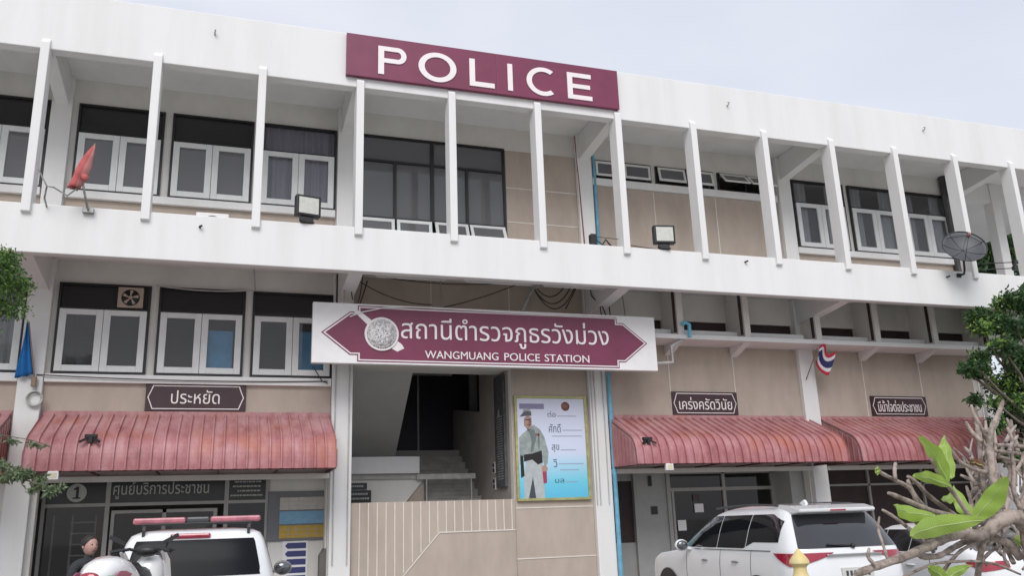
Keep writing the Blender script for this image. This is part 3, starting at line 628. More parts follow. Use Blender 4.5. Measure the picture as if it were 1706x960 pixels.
# ------------------------------------------------------------------ red awnings
def awn_mat():
    m = bpy.data.materials.new('awning_red'); m.use_nodes = True; n = m.node_tree; p = n.nodes['Principled BSDF']; p.inputs['Roughness'].default_value = .5
    t = n.nodes.new('ShaderNodeTexCoord'); sp = n.nodes.new('ShaderNodeSeparateXYZ'); a = n.nodes.new('ShaderNodeTexNoise'); a.inputs['Scale'].default_value = 2.2; a.inputs['Detail'].default_value = 8; a.inputs['Roughness'].default_value = .7
    mp = n.nodes.new('ShaderNodeMapping'); mp.inputs['Scale'].default_value = (1.6, .5, .8); n.links.new(t.outputs['Object'], mp.inputs[0]); n.links.new(mp.outputs[0], a.inputs['Vector'])
    r = n.nodes.new('ShaderNodeValToRGB'); e = r.color_ramp.elements; e[0].position = .30; e[0].color = (.25, .085, .092, 1); e[1].position = .75; e[1].color = (.51, .29, .30, 1)
    z_ = e.new(.5); z_.color = (.39, .155, .165, 1)
    n.links.new(a.outputs['Fac'], r.inputs[0])
    # rust blotches
    b = n.nodes.new('ShaderNodeTexNoise'); b.inputs['Scale'].default_value = 1.1; b.inputs['Detail'].default_value = 3; n.links.new(t.outputs['Object'], b.inputs['Vector'])
    r2 = n.nodes.new('ShaderNodeValToRGB'); r2.color_ramp.elements[0].position = .52; r2.color_ramp.elements[1].position = .72; n.links.new(b.outputs['Fac'], r2.inputs[0])
    mx = n.nodes.new('ShaderNodeMix'); mx.data_type = 'RGBA'; n.links.new(r2.outputs[0], mx.inputs[0]); n.links.new(r.outputs[0], mx.inputs[6]); mx.inputs[7].default_value = (.40, .13, .085, 1)
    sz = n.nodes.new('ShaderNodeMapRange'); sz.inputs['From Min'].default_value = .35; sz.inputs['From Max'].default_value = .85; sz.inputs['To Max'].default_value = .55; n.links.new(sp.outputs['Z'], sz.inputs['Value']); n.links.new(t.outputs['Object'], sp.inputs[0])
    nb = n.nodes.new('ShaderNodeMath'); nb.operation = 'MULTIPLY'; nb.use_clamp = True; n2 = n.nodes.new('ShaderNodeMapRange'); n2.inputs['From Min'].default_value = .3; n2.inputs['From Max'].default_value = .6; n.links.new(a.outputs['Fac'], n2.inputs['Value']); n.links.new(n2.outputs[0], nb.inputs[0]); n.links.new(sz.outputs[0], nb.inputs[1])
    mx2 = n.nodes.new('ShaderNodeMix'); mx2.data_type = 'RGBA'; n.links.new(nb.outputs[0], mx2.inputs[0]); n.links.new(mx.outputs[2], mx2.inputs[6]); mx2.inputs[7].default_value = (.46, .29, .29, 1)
    n.links.new(mx2.outputs[2], p.inputs['Base Color']); return m
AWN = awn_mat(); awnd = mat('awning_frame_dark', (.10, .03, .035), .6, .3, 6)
def profile(n=14):
    pts = [(2.04, 3.90)]; 
    pts += [(1.4, 3.62), (.98, 3.43)]
    c = (.98+.0, 3.43); 
    for k in range(1, n): # curve down to vertical
        t = k/(n-1); a = R(66)*t+R(24); pts.append((.98-.50*math.sin(a)/1.0+.203-.0, 3.43-.62*(1-math.cos(a))/1.0+.0536))
    pts.append((.672, 2.80)) if False else None
    y = pts[-1][0]; pts += [(y-.005, 2.84), (y-.005, 2.78)]
    return pts
PR = [(2.04, 3.90), (1.4, 3.60), (.98, 3.40), (.90, 3.355), (.84, 3.30), (.79, 3.235), (.75, 3.16), (.722, 3.08), (.705, 3.0), (.695, 2.92), (.69, 2.85), (.688, 2.78)]
def awning(x0, x1, label):
    r = empty('awning', ((x0+x1)/2, 2.03, 2.8), 0, label, 'awning', 'red metal awnings over the ground floor'); org = r.location.copy()
    xs = []; p = .198; n = int(round((x1-x0)/p)); p = (x1-x0)/n
    for i in range(n+1):
        x = x0+p*i; 
        for dx, h in ((-.020, 0), (-.014, .045), (.010, .045), (.014, 0)):
            if x0 <= x+dx <= x1: xs.append((x+dx, h))
        if i < n: xs.append((x+p*.5, .004))
    mb = MB(org); rows = []
    for i, (y, z) in enumerate(PR):
        a = Vector(PR[max(i-1, 0)]); b = Vector(PR[min(i+1, len(PR)-1)]); t = (b-a).normalized(); nn = Vector((t.y, -t.x)); nn = nn if nn.x < 0 or nn.y > 0 else -nn
        if nn.y < 0 and nn.x > 0: nn = -nn
        rows.append([mb.bm.verts.new(Vector((x, y+nn.x*h, z+nn.y*h))-org) for x, h in xs])
    for a, b in zip(rows, rows[1:]):
        for i in range(len(xs)-1): mb.bm.faces.new((a[i], a[i+1], b[i+1], b[i]))
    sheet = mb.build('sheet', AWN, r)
    so_ = sheet.modifiers.new('t', 'SOLIDIFY'); so_.thickness = .004; so_.offset = -1
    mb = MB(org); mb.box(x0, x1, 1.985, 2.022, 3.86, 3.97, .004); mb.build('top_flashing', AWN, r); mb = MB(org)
    for i in range(n): mb.box(x0+p*i+.035, x0+p*(i+1)-.035, 1.982, 1.99, 3.845, 3.872)  # solid dark strips stand in for shade in the openings under the flashing
    mb.build('flashing_gap_shade', awnd, r)
    for s_, x in ((1, x0), (-1, x1)):
        mb = MB(org); poly = [(2.02, 2.80)]+[(y+.03, z-.012) for y, z in PR]; mb.prism(poly, x+s_*.004, x+s_*.016, 'X')
        y = .75
        while y < 2.0:
            zt = np.interp(y, [q[0] for q in PR][::-1], [q[1] for q in PR][::-1])-.03
            mb.box(x-s_*.012 if s_ > 0 else x, x if s_ > 0 else x+.012, y-.012, y+.012, 2.8, zt); y += .16
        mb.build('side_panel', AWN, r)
    yf = PR[-1][0]
    mb = MB(org); mb.box(x0+.02, x1-.02, yf+.01, yf+.05, 2.76, 2.80)
    for x in (x0+.02, x1-.06): mb.box(x, x+.04, yf+.05, 2.0, 2.76, 2.80)
    for k in range(1, 5): x = x0+(x1-x0)*k/5; mb.bar((x, yf+.06, 2.80), (x, 1.97, 3.78), .03); mb.bar((x, yf+.06, 2.78), (x, 2.0, 2.78), .03)
    mb.build('support_frame', awnd, r)
    return r
YF = PR[-1][0]
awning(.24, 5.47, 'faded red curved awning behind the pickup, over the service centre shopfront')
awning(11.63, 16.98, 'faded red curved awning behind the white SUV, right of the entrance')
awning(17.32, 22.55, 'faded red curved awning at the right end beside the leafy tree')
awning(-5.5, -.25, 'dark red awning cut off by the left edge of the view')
# soffit strips under the awnings
for k, (a, b) in enumerate(((.3, 5.48), (11.64, 16.88), (17.34, 22.4))):
    mb = MB(); mb.box(a, b, 1.9, YW, 2.66, 2.76, .004); mb.build('soffit_strip', white2, B)
# small twin spotlights on the awnings and boxes hung from their front edges
for (px, py, lb) in ((152, 729, 'small black twin spotlight lying on the leftmost red awning'), (1078, 733, 'small black twin spotlight on the awning behind the white SUV')):
    p = at(px, py, .80); p.z += .0; mb = MB()
    y = .80; z = p.z
    mb.box(p.x-.10, p.x+.10, y-.06, y+.04, z-.01, z+.05, .008); mb.bar((p.x-.02, y-.03, z), (p.x-.16, y-.12, z-.09), .04); mb.bar((p.x+.02, y-.03, z), (p.x+.15, y-.12, z-.09), .04); mb.box(p.x-.03, p.x+.03, y-.08, y+.06, z-.10, z)
    top(mb, 'spotlight', blackp, lb, 'spotlight', 'spotlights on the awnings')
for (px, py, lb) in ((89, 785, 'small square beige box hung under the left end of the leftmost awning'), (1115, 776, 'small white box hung under the front edge of the awning behind the SUV')):
    p = at(px, py, YF); mb = MB(); mb.box(p.x-.085, p.x+.085, YF-.03, YF+.05, 2.64, 2.78, .01); o = top(mb, 'sensor_box', signwhite, lb, 'box', 'boxes under the awnings')
    mb = MB(); mb.box(p.x-.06, p.x+.06, YF-.035, YF-.03, 2.665, 2.755); mb.build('cover', mat('cream_plastic', (.62, .56, .40), .5), o)

# ------------------------------------------------------------------ fixtures
def floodlight(px, py, label, rx=0):
    p = at(px, py, -.1); r = empty('floodlight', (p.x, -.0, 7.31), rx, label, 'floodlight', 'floodlights on the balcony edge'); r.rotation_euler = (0, 0, rx)
    def V(mb, nm, m_): return mb.build(nm, m_, r)
    mb = MB(); mb.box(-.24, .24, -.06, .10, .12, .54, .02); hd = V(mb, 'lamp_head', blackp)
    mb = MB(); mb.box(-.19, .19, -.066, -.06, .17, .49); V(mb, 'lens', mat('floodlight_lens', (.60, .60, .55), .2, .12, 12))
    mb = MB()
    for k in range(6): mb.box(-.2, .2, .10, .14, .16+.06*k, .18+.06*k)
    V(mb, 'cooling_fin', blackp)
    mb = MB(); mb.box(-.12, .12, -.05, .09, .0, .02); mb.bar((-.1, .02, 0), (-.1, .02, .14), .02, .05); mb.bar((.1, .02, 0), (.1, .02, .14), .02, .05); mb.box(-.15, .1, -.04, .06, .02, .10, .01); V(mb, 'bracket', dkmetal)
floodlight(514, 342, 'square black floodlight on the balcony edge left of the big dark window', R(12))
floodlight(1110, 392, 'square black floodlight on the balcony edge below the strip windows', R(-10))
# rods stubs in the parapet and slab
for (px, py, lb) in ((358, 58, 'small rusty hook on the parapet left of the POLICE board'), (1211, 177, 'small rusty hook on the parapet just right of the POLICE board'), (1537, 218, 'small rusty hook on the parapet near its right end')):
    p = at(px, py, 0); top(MB().tube([(p.x, .02, p.z), (p.x, -.07, p.z+.01), (p.x+.01, -.09, p.z+.06), (p.x, -.05, p.z+.08)], .014, 6), 'hook', galv, lb, 'hook', 'hooks on the parapet', smooth=True)
for (px, py, lb) in ((333, 379, 'small dark pipe stub in the balcony edge at its left part'), (1241, 437, 'small dark bent stub in the balcony edge under the strip windows'), (1577, 462, 'small dark stub in the balcony edge beside the satellite dish')):
    p = at(px, py, 0); top(MB().tube([(p.x, .02, p.z), (p.x, -.05, p.z), (p.x+.04, -.07, p.z+.015)], .02, 8), 'pipe_stub', dkmetal, lb, 'pipe stub', 'stubs in the balcony edge', smooth=True)
# satellite dish
dp = at(1606, 413, -.45); ds = empty('satellite_dish', (dp.x, 0, 7.0), 0, 'dark grey mesh satellite dish on a bent arm by the right end of the balcony', 'satellite dish')
dishm = mat('dish_mesh', (.085, .09, .10), .5, .3, 60); L = Vector((dp.x, 0, 7.0))
mb = MB(); n1, n2 = 28, 8; cen = dp-L; nrm = Vector((-.35, -.75, .42)).normalized(); ux = Vector((1, -.2, .15)).normalized(); ux = (ux-nrm*ux.dot(nrm)).normalized(); uy = nrm.cross(ux)
rings = [[mb.bm.verts.new(cen+(ux*math.cos(2*math.pi*k/n1)*.50+uy*math.sin(2*math.pi*k/n1)*.50)*(j/n2)+nrm*(.16*(j/n2)**2-.1)) for k in range(n1)] for j in range(1, n2+1)]
c0 = mb.bm.verts.new(cen+nrm*-.1)
for k in range(n1): mb.bm.faces.new((c0, rings[0][k], rings[0][(k+1) % n1]))
for a, b in zip(rings, rings[1:]):
    for k in range(n1): mb.bm.faces.new((a[k], b[k], b[(k+1) % n1], a[(k+1) % n1]))
o = mb.build('reflector', dishm, ds, smooth=True); mo = o.modifiers.new('s', 'SOLIDIFY'); mo.thickness = .012
mb = MB(); rimp = [cen+(ux*math.cos(2*math.pi*k/n1)+uy*math.sin(2*math.pi*k/n1))*.5+nrm*.06 for k in range(n1+1)]; mb.tube(rimp, .012, 6)
for k in range(0, n1, 4): mb.tube([cen+nrm*-.1]+[cen+(ux*math.cos(2*math.pi*k/n1)+uy*math.sin(2*math.pi*k/n1))*.5*(j/n2)+nrm*(.17*(j/n2)**2-.1) for j in range(1, n2+1)], .006, 4)
mb.build('rim', dkmetal, ds)
mb = MB(); lp = cen+nrm*.42
for a in (0, 2.1, 4.2): mb.tube([cen+(ux*math.cos(a)+uy*math.sin(a))*.46+nrm*.03, lp], .007, 5)
mb.build('feed_arm', dkmetal, ds)
mb = MB(); mb.tube([lp-nrm*.05, lp+nrm*.08], .035, 10); mb.build('feed_horn', mat('faded_red_plastic', (.28, .12, .13), .5), ds)
base = at(1598, 459, -.02)-L
mb = MB(); mb.tube([cen+nrm*-.1, cen+Vector((.06, .12, -.2)), cen+Vector((.07, .16, -.5)), Vector((base.x+.08, -.1, base.z+.02)), Vector((base.x, -.0, base.z))], .025, 8); mb.box(base.x-.06, base.x+.06, -.03, -.002, base.z-.05, base.z+.05); mb.build('mast', dkmetal, ds)
# air conditioner on the balcony floor
ac = top(MB().box(2.72, 3.32, .7, 1.05, 7.04, 7.62, .02), 'air_conditioner', signwhite, 'white outdoor air conditioner just showing over the balcony edge', 'air conditioner')
MB().lathe([(.22, 0), (.22, -.012), (.19, -.02)], (3.02, .70, 7.34), 24, 'Y').build('fan_grille', dkmetal, ac)
# exhaust fan in a transom
fan = top(MB().box(1.34, 1.80, 1.975, 2.055, 5.99, 6.40, .006), 'exhaust_fan', mat('fan_casing', (.50, .40, .32), .6, .2, 5), 'small square exhaust fan set in the dark transom left of the name board', 'fan')
MB().lathe([(.165, 0), (.165, -.006), (.001, -.006)], (1.57, 1.974, 6.19), 24, 'Y').build('opening', black, fan)
mb = MB()
for k in range(5):
    a = 2*math.pi*k/5+.3; mb.prism([(1.57+math.cos(a+d)*r_, 6.19+math.sin(a+d)*r_) for d, r_ in ((-.15, .03), (-.32, .145), (.12, .15), (.25, .04))], 1.958, 1.964)
mb.lathe([(.035, 0), (.035, -.02)], (1.57, 1.965, 6.19), 12, 'Y'); mb.build('blade', M['fan_casing'], fan)
# things seen behind the glass of the middle row
bluem = mat('blue_board', (.07, .40, .70), .6, .2, 4)
top(MB().box(2.98, 3.52, 2.12, 2.14, 4.6, 5.62), 'blue_board', bluem, 'bright blue board behind the right pane of the middle window', 'board')
top(MB().box(4.75, 5.4, 2.12, 2.14, 4.6, 5.66), 'blue_board', bluem, 'blue board behind the window next to the name board', 'board')
top(MB().box(4.9, 5.4, 2.12, 2.14, 6.02, 6.4), 'grey_sheet', M['grey_paint'], 'grey sheet behind the transom next to the name board', 'sheet')

# pipes and cables
def cable(pts, r, m_, label, cat='cable', name='cable', group=None): return top(MB().tube(pts, r, 8), name, m_, label, cat, group, smooth=True)
def sag(a, b, d, n=10): a, b = Vector(a), Vector(b); return [a.lerp(b, t/n)-Vector((0, 0, d*4*(t/n)*(1-t/n))) for t in range(n+1)]
cable([(11.66, 1.86, 0), (11.66, 1.86, 4.9)], .05, bluepvc, 'pale blue downpipe beside the column right of the entrance', 'pipe', 'downpipe')
cable([(11.68, 1.97, 7.04), (11.68, 1.97, 10.2), (11.62, 1.93, 10.36)], .04, bluepvc, 'pale blue pipe in the upper corner beside the strip windows', 'pipe', 'downpipe')
cable([(11.30, 1.86, 7.04), (11.20, 1.93, 10.75)], .016, mat('rust_red', (.25, .08, .07), .7), 'thin reddish conduit up the column beside the tan panel', 'conduit', 'conduit')
cable([(5.62, 1.93, 7.9), (5.52, 1.99, 10.75)], .012, M['rust_red'], 'thin reddish conduit beside the big dark window', 'conduit', 'conduit')
cable([(22.5, 1.93, 7.04), (22.5, 1.93, 10.8)], .10, mat('weathered_grey', (.10, .10, .10), .7, .6, 4, (1, 1, .4)), 'thick dark weathered downpipe behind the satellite dish', 'pipe', 'downpipe')
for i, x in enumerate((11.22, 11.30, 11.5)): cable([(x, 1.88, 2.0), (x+.01, 1.88, 4.3), (x-.02, 1.88, 6.85)], .012, pvc, ('leftmost', 'middle', 'rightmost')[i]+' of the three thin grey conduits on the column right of the entrance', 'conduit', 'conduit')
for i, x in enumerate((5.56, 5.84)): cable([(x, 1.88, 1.0), (x, 1.88, 6.4)], .013, pvc, ('left', 'right')[i]+' thin grey conduit on the column left of the entrance', 'conduit', 'conduit')
cable([(5.55, 1.87, 6.2), (5.55, 1.87, 6.88)], .02, cablem, 'dark cable end above the left entrance column', 'cable')
pa = [at(*q, 1.35) for q in ((1094, 606), (1121, 604), (1118, 578), (1150, 559))]
cable([p for p in pa], .04, pvc, 'white bent drain pipe below the projecting window box', 'pipe', 'drain_pipe')
pb = at(1149, 558, 1.2); cable([(pb.x, 1.2, 5.66), (pb.x+.01, 1.2, 5.95), (pb.x-.12, 1.2, 6.0), (pb.x-.16, 1.2, 5.93)], .045, mat('cyan_plastic', (.16, .50, .66), .5), 'bright blue bent pipe end on the window ledge', 'pipe', 'pipe_bend')
# tangle of cables over the name board
random.seed(11)
def P3(px, py, y): return at(px, py, y)
tang = [((583, 455), (588, 500), .1, 1.2), ((605, 455), (596, 505), .12, 1.3), ((600, 470), (720, 508), .12, 1.3), ((640, 462), (860, 470), .10, 1.5), ((870, 470), (740, 512), .05, 1.5), ((890, 482), (950, 480), .35, 1.3), ((892, 486), (958, 478), .45, 1.25), ((895, 482), (940, 478), .2, 1.3), ((960, 478), (942, 515), .02, 1.5), ((612, 468), (600, 505), .02, 1.4)]
for i, (a, b, d, y) in enumerate(tang):
    lb = ['short cable at the left end of the tangle over the name board', 'second short cable hanging at the left over the name board', 'cable running right from the left tangle behind the name board', 'long slack cable under the balcony over the name board', 'cable slanting down leftwards over the middle of the name board', 'upper looped cable hanging between arm and column', 'lowest looped cable hanging between arm and column', 'shortest loop of cable beside the metal arm', 'straight cable dropping beside the right entrance column', 'thin straight cable at the left entrance column'][i]
    cable(sag(P3(*a, y), P3(*b, y), d), .011 if i < 5 else .014, cablem, lb)
mb = MB(); a = P3(868, 522, 1.15); b = P3(886, 482, 1.15); c_ = P3(892, 478, 1.15); mb.tube([a, b], .04, 8); mb.tube([b, c_, c_+Vector((.16, 0, .02))], .03, 8); top(mb, 'metal_arm', galv, 'slanted grey metal arm rising behind the name board', 'bracket', smooth=True)
for i, x in enumerate((11.28, 11.42, 11.5)):
    cable([(x, 1.2, 6.0), (x+.05*(-1)**i, 1.35, 6.35), (x-.08*(-1)**i, 1.5, 6.6), (x+.03, 1.8, 6.9)], .014, cablem, ('left', 'middle', 'right')[i]+' of the crossing cables in front of the right entrance column')
cable(sag((2.02, 1.95, 6.46), (3.9, 1.95, 6.46), .06)+[Vector((3.86, 1.95, 6.9))], .014, pvc, 'grey conduit sagging over the middle windows of the left bay', 'conduit', 'conduit')
cable(sag((0.1, 1.88, 4.62), (5.4, 1.91, 4.60), .05, 16), .010, cablem, 'thin cable along the sill of the left bay')
cable([(5.1, 1.9, 4.9), (5.28, 1.88, 4.6), (5.4, 1.88, 4.55)], .01, cablem, 'short cable drooping under the left end of the name board')
cable(sag((11.75, .5, 7.34), (16.9, .9, 7.42), .04, 14), .012, cablem, 'lower cable strung across the strip window bay')
cable(sag((11.75, .5, 7.52), (16.9, .9, 7.5), .06, 14), .010, cablem, 'upper cable strung across the strip window bay')
mb = MB(); mb.tube([(15.9, .35, 7.36), (18.2, .35, 7.36)], .05, 8); mb.tube([(16.0, .27, 7.34), (17.4, .27, 7.35)], .03, 8); top(mb, 'furled_awning', dkmetal, 'dark furled roll lying behind the balcony edge under the curtained window', 'roll', smooth=True)
mb = MB(); p = at(984, 394, .2); mb.box(p.x-.03, p.x+.1, .1, .25, 7.3, 7.58, .01); mb.tube(sag((p.x+.1, .2, 7.5), (p.x+.75, .2, 7.4), .12), .012, 6); mb.tube([(p.x+.2, .2, 7.3), (p.x+.35, .2, 7.5), (p.x+.5, .2, 7.32)], .02, 6); mb.tube([(p.x+.1, .2, 7.55), (p.x+.9, .2, 7.52)], .008, 5); top(mb, 'junction_box', blackp, 'small black junction box with looped wires beside the fin by the blue pipe', 'junction box')
mb = MB(); ca = P3(58, 665, 1.87)
for i in range(4): mb.tube([Vector((ca.x+(.10+.012*i)*math.cos(t), 1.87-.015*i, ca.z+(.11+.008*i)*math.sin(t))) for t in [2*math.pi*k/24 for k in range(25)]], .010, 6)
mb.tube([(ca.x, 1.85, ca.z+.12), (ca.x+.02, 1.86, ca.z+.35)], .008, 5); top(mb, 'wire_coil', pvc, 'coiled grey wire hung on the left column beside the awning', 'wire coil')
# fluorescent tubes under the balcony edge
for i, (a, b) in enumerate((((625, 456), (743, 461)), ((773, 464), (886, 470)), ((904, 472), (1008, 479)))):
    p, q = at(*a, .55), at(*b, .55); z = 6.50
    r = top(MB().box(p.x, q.x, .50, .56, z, z+.05, .004), 'tube_light', signwhite, ('left', 'middle', 'right')[i]+' white fluorescent tube fitting under the balcony over the entrance', 'light fitting', 'tube lights over the entrance')
    MB().tube([(p.x+.03, .53, z-.02), (q.x-.03, .53, z-.02)], .016, 8).build('tube', mat('tube_glass', (.8, .8, .78), .3), r)
# arms at the right end of the balcony
for i, (px, py) in enumerate(((1690, 437), (1690, 447))):
    p = at(px, py, .1); mb = MB(); mb.tube([(p.x-1.0, .3, p.z-.05), (p.x, .1, p.z)], .012, 6); mb.box(p.x-.04, p.x+.08, .05, .15, p.z-.05, p.z+.05, .008); top(mb, 'aerial_bracket', dkmetal, ('upper', 'lower')[i]+' thin dark bracket at the far right end of the balcony', 'bracket')

# ------------------------------------------------------------------ flags
def cloth(name, grid, m_, parent=None, mi=None):
    mb = MB(); V = [[mb.bm.verts.new(p) for p in row] for row in grid]
    for i in range(len(V)-1):
        for j in range(len(V[0])-1):
            f = mb.bm.faces.new((V[i][j], V[i][j+1], V[i+1][j+1], V[i+1][j])); f.smooth = True
            if mi: f.material_index = mi(i, j)
    o = mb.build(name, m_, parent); s_ = o.modifiers.new('s', 'SOLIDIFY'); s_.thickness = .004; return o
redc = mat('faded_red_cloth', (.58, .13, .13), .85, .3, 6); pinkc = mat('pink_cloth', (.62, .26, .25), .85, .25, 6)
a = at(146, 350, -.12); tip = at(158, 241, -.45)
fl = empty('furled_flag', (a.x, -.05, a.z), 0, 'faded red flag furled round its pole on the balcony edge at the left', 'flag'); O = Vector((a.x, -.05, a.z))
k1 = at(142, 292, -.3)
mb = MB(); mb.tube([Vector((0, .05, 0)), Vector((0, -.1, .03)), at(140, 318, -.25)-O, at(137, 296, -.3)-O], .02, 7); mb.box(-.09, .09, -.04, .05, -.03, .06, .006); mb.build('bracket', galv, fl)
mb = MB(); mb.tube([at(128, 318, -.3)-O, tip-O+Vector((0, 0, .02))], .014, 7); mb.build('pole', mat('dull_wood', (.25, .18, .14), .7), fl)
g_ = []
P0, P1 = at(122, 312, -.3)-O, tip-O
for i in range(17):
    t = i/16; c_ = P0.lerp(P1, t); rad = (.02+.085*math.sin(min(1, (1-t)*1.25)*math.pi*.62)**1.2)*(1 if t < .98 else .3)
    g_.append([c_+Vector((math.cos(s_)*rad*(1+.25*math.sin(3*s_+4*t)), math.sin(s_)*rad*.7, 0)) for s_ in [2*math.pi*k/16 for k in range(17)]])
cloth('flag_cloth', g_, [redc, pinkc], fl, lambda i, j: 1 if j % 8 > 4 else 0)
mb = MB(); q = at(138, 293, -.36)-O
for k in range(4): mb.ball(q+Vector((random.uniform(-.07, .07), random.uniform(-.05, .05), random.uniform(-.09, .06))), .06, (1, .8, 1.1), seg=8)
mb.build('cloth_knot', redc, fl)
b0 = at(76, 342, -.1); fb = MB(); fb.tube([(b0.x, .03, b0.z), at(74, 330, -.2), at(78, 310, -.3), at(90, 312, -.3), at(112, 326, -.3), at(128, 314, -.3)], .016, 6); fb.tube([at(78, 310, -.3), at(64, 282, -.35)], .013, 6)
top(fb, 'flag_bracket', galv, 'empty bent flag bracket at the far left of the balcony edge', 'bracket', smooth=True)
# blue flag on the left column
bc = mat('blue_cloth', (.02, .20, .55), .8, .2, 5); a = at(57, 626, 1.8); tp_ = at(48, 536, 1.55)
fb = empty('blue_flag', tuple(a), 0, 'limp blue flag hanging on the left column beside the window', 'flag')
mb = MB(); mb.tube([Vector((0, .05, -.1)), Vector((0, 0, 0)), tp_-a], .014, 6); mb.box(-.04, .04, -.02, .06, -.2, -.02, .005); mb.build('pole', M['dull_wood'], fb)
g_ = []
for i in range(13):
    t = i/12; A = (tp_-a).lerp(Vector((-.02, 0, .02)), t); wd = .03+.26*t
    g_.append([A+Vector((-wd*s_/8, .05*math.sin(s_*1.7+t*3), -.02*s_/8*t*4)) for s_ in range(9)])
cloth('flag_cloth', g_, bc, fb)
# national tricolour on the right column
a = at(1347, 628, 1.75); tp_ = at(1362, 580, 1.35); ft = empty('national_flag', tuple(a), 0, 'small red white and blue striped flag on the column above the right awnings', 'flag')
mb = MB(); mb.tube([Vector((0, .1, -.05)), tp_-a], .012, 6); mb.build('pole', M['dull_wood'], ft)
g_ = []; u = (tp_-a); hoist = Vector((.10, 0, -.13))
for i in range(13):      # across the width of the flag
    t = i/12; row = []
    for j in range(13):
        s_ = j/12; p = u*(1.02-.55*t)+Vector((.44*s_*(1-.2*t), -.05-.09*math.sin(s_*7+t*2), -.10*s_-.10*t*s_*2+.09*math.sin(s_*6.5)))
        row.append(p)
    g_.append(row)
cloth('flag_cloth', g_, [mat('flag_red', (.52, .03, .06), .8), mat('flag_white', (.72, .70, .72), .8), mat('flag_blue', (.03, .035, .13), .8)], ft, lambda i, j: (0, 0, 1, 1, 2, 2, 2, 2, 1, 1, 0, 0)[i])

# shelf rack standing just behind the left shopfront pane, desk and partition farther right
sh = empty('shelf_rack', (.85, 2.95, 0), 0, 'metal shelf rack dimly seen behind the glass under the number disc', 'shelf'); org = Vector(sh.location)
mb = MB(org)
for x in (.48, .80, 1.20): mb.box(x, x+.035, 2.78, 2.82, 0, 2.1)
mb.build('post', galv, sh)
for i in range(9): MB(org).box(.80, 1.24, 2.76, 3.1, .35+.2*i, .375+.2*i).build('shelf', pvc, sh)
top(MB().box(1.22, 1.36, 2.8, 2.83, 1.35, 2.05), 'red_banner', mat('dull_red_cloth', (.22, .05, .05), .8, .3, 6), 'dull red hanging cloth behind the left shopfront glass', 'banner')
top(MB().box(2.55, 3.2, 3.4, 3.44, .9, 1.9), 'pale_screen', M['grey_paint'], 'pale grey screen inside the right leaf of the service centre door', 'screen')
# ------------------------------------------------------------------ notice boards in the left bay
bo = empty('bulletin_board', (5.0, 2.55, 1.45), 0, 'grey board with white, blue and yellow chart rows beside the left shopfront', 'notice board')
O = Vector(bo.location)
def LB(mb, nm, m_, p=bo): return mb.build(nm, m_, p)
p0, p1 = at(447, 822, 2.53), at(549, 898, 2.53)
mb = MB(O); mb.box(p0.x, p1.x+.03, 2.52, 2.565, p1.z-.02, p0.z+.02, .015); LB(mb, 'backing', mat('board_grey', (.17, .175, .19), .6, .1, 3))
q0, q1 = at(467, 829, 2.5), at(541, 897, 2.5); hh = (q0.z-q1.z)/3
for i, (nm, c) in enumerate((('white_chart', (.55, .50, .44)), ('blue_chart', (.20, .42, .60)), ('yellow_chart', (.52, .34, .05)))):
    zt = q0.z-hh*i; mb = MB(O); mb.box(q0.x, q1.x, 2.512, 2.52, zt-hh+.02, zt-.01); ch = LB(mb, nm, mat(nm+'_paper', c, .6, .15, 14))
    mb = MB(O)
    for r_ in range(1, 3): mb.box(q0.x, q1.x, 2.509, 2.512, zt-r_*hh/3-.003, zt-r_*hh/3+.003)
    for k in range(1, 5): mb.box(q0.x+(q1.x-q0.x)*k/5-.004, q0.x+(q1.x-q0.x)*k/5+.004, 2.509, 2.512, zt-hh+.02, zt-.01)
    mb.build('grid_line', grey_ink, ch)
p0, p1 = at(471, 902, 2.53), at(512, 960, 2.53)
ar = empty('arrow_notice', ((p0.x+p1.x)/2, 2.56, .9), 0, 'white notice with a column of dark blue arrows below the grey board', 'notice'); O = Vector(ar.location)
mb = MB(O); mb.box(p0.x, p1.x, 2.545, 2.565, p1.z-.15, p0.z); mb.build('sheet', signwhite, ar)
for k in range(5):
    z = p0.z-.10-.155*k; mb = MB(O); mb.prism([(p0.x+.05, z), (p0.x+.10, z-.055), (p1.x-.04, z-.055), (p1.x-.04, z+.055), (p0.x+.10, z+.055)], 2.54, 2.545, 'Y'); mb.build('arrow', mat('navy_ink', (.04, .045, .16), .5), ar)
p = at(536, 925, 2.4); mb = MB(); mb.prism([(p.x-.06, 0), (p.x-.06, p.z-.02), (p.x+.02, p.z+.12), (p.x+.22, p.z+.12), (p.x+.22, 0)], 2.2, 2.5, 'Y'); top(mb, 'grey_cabinet', mat('cabinet_grey', (.16, .15, .14), .6, .2, 3), 'dark grey cabinet standing against the column right of the arrow notice', 'cabinet')

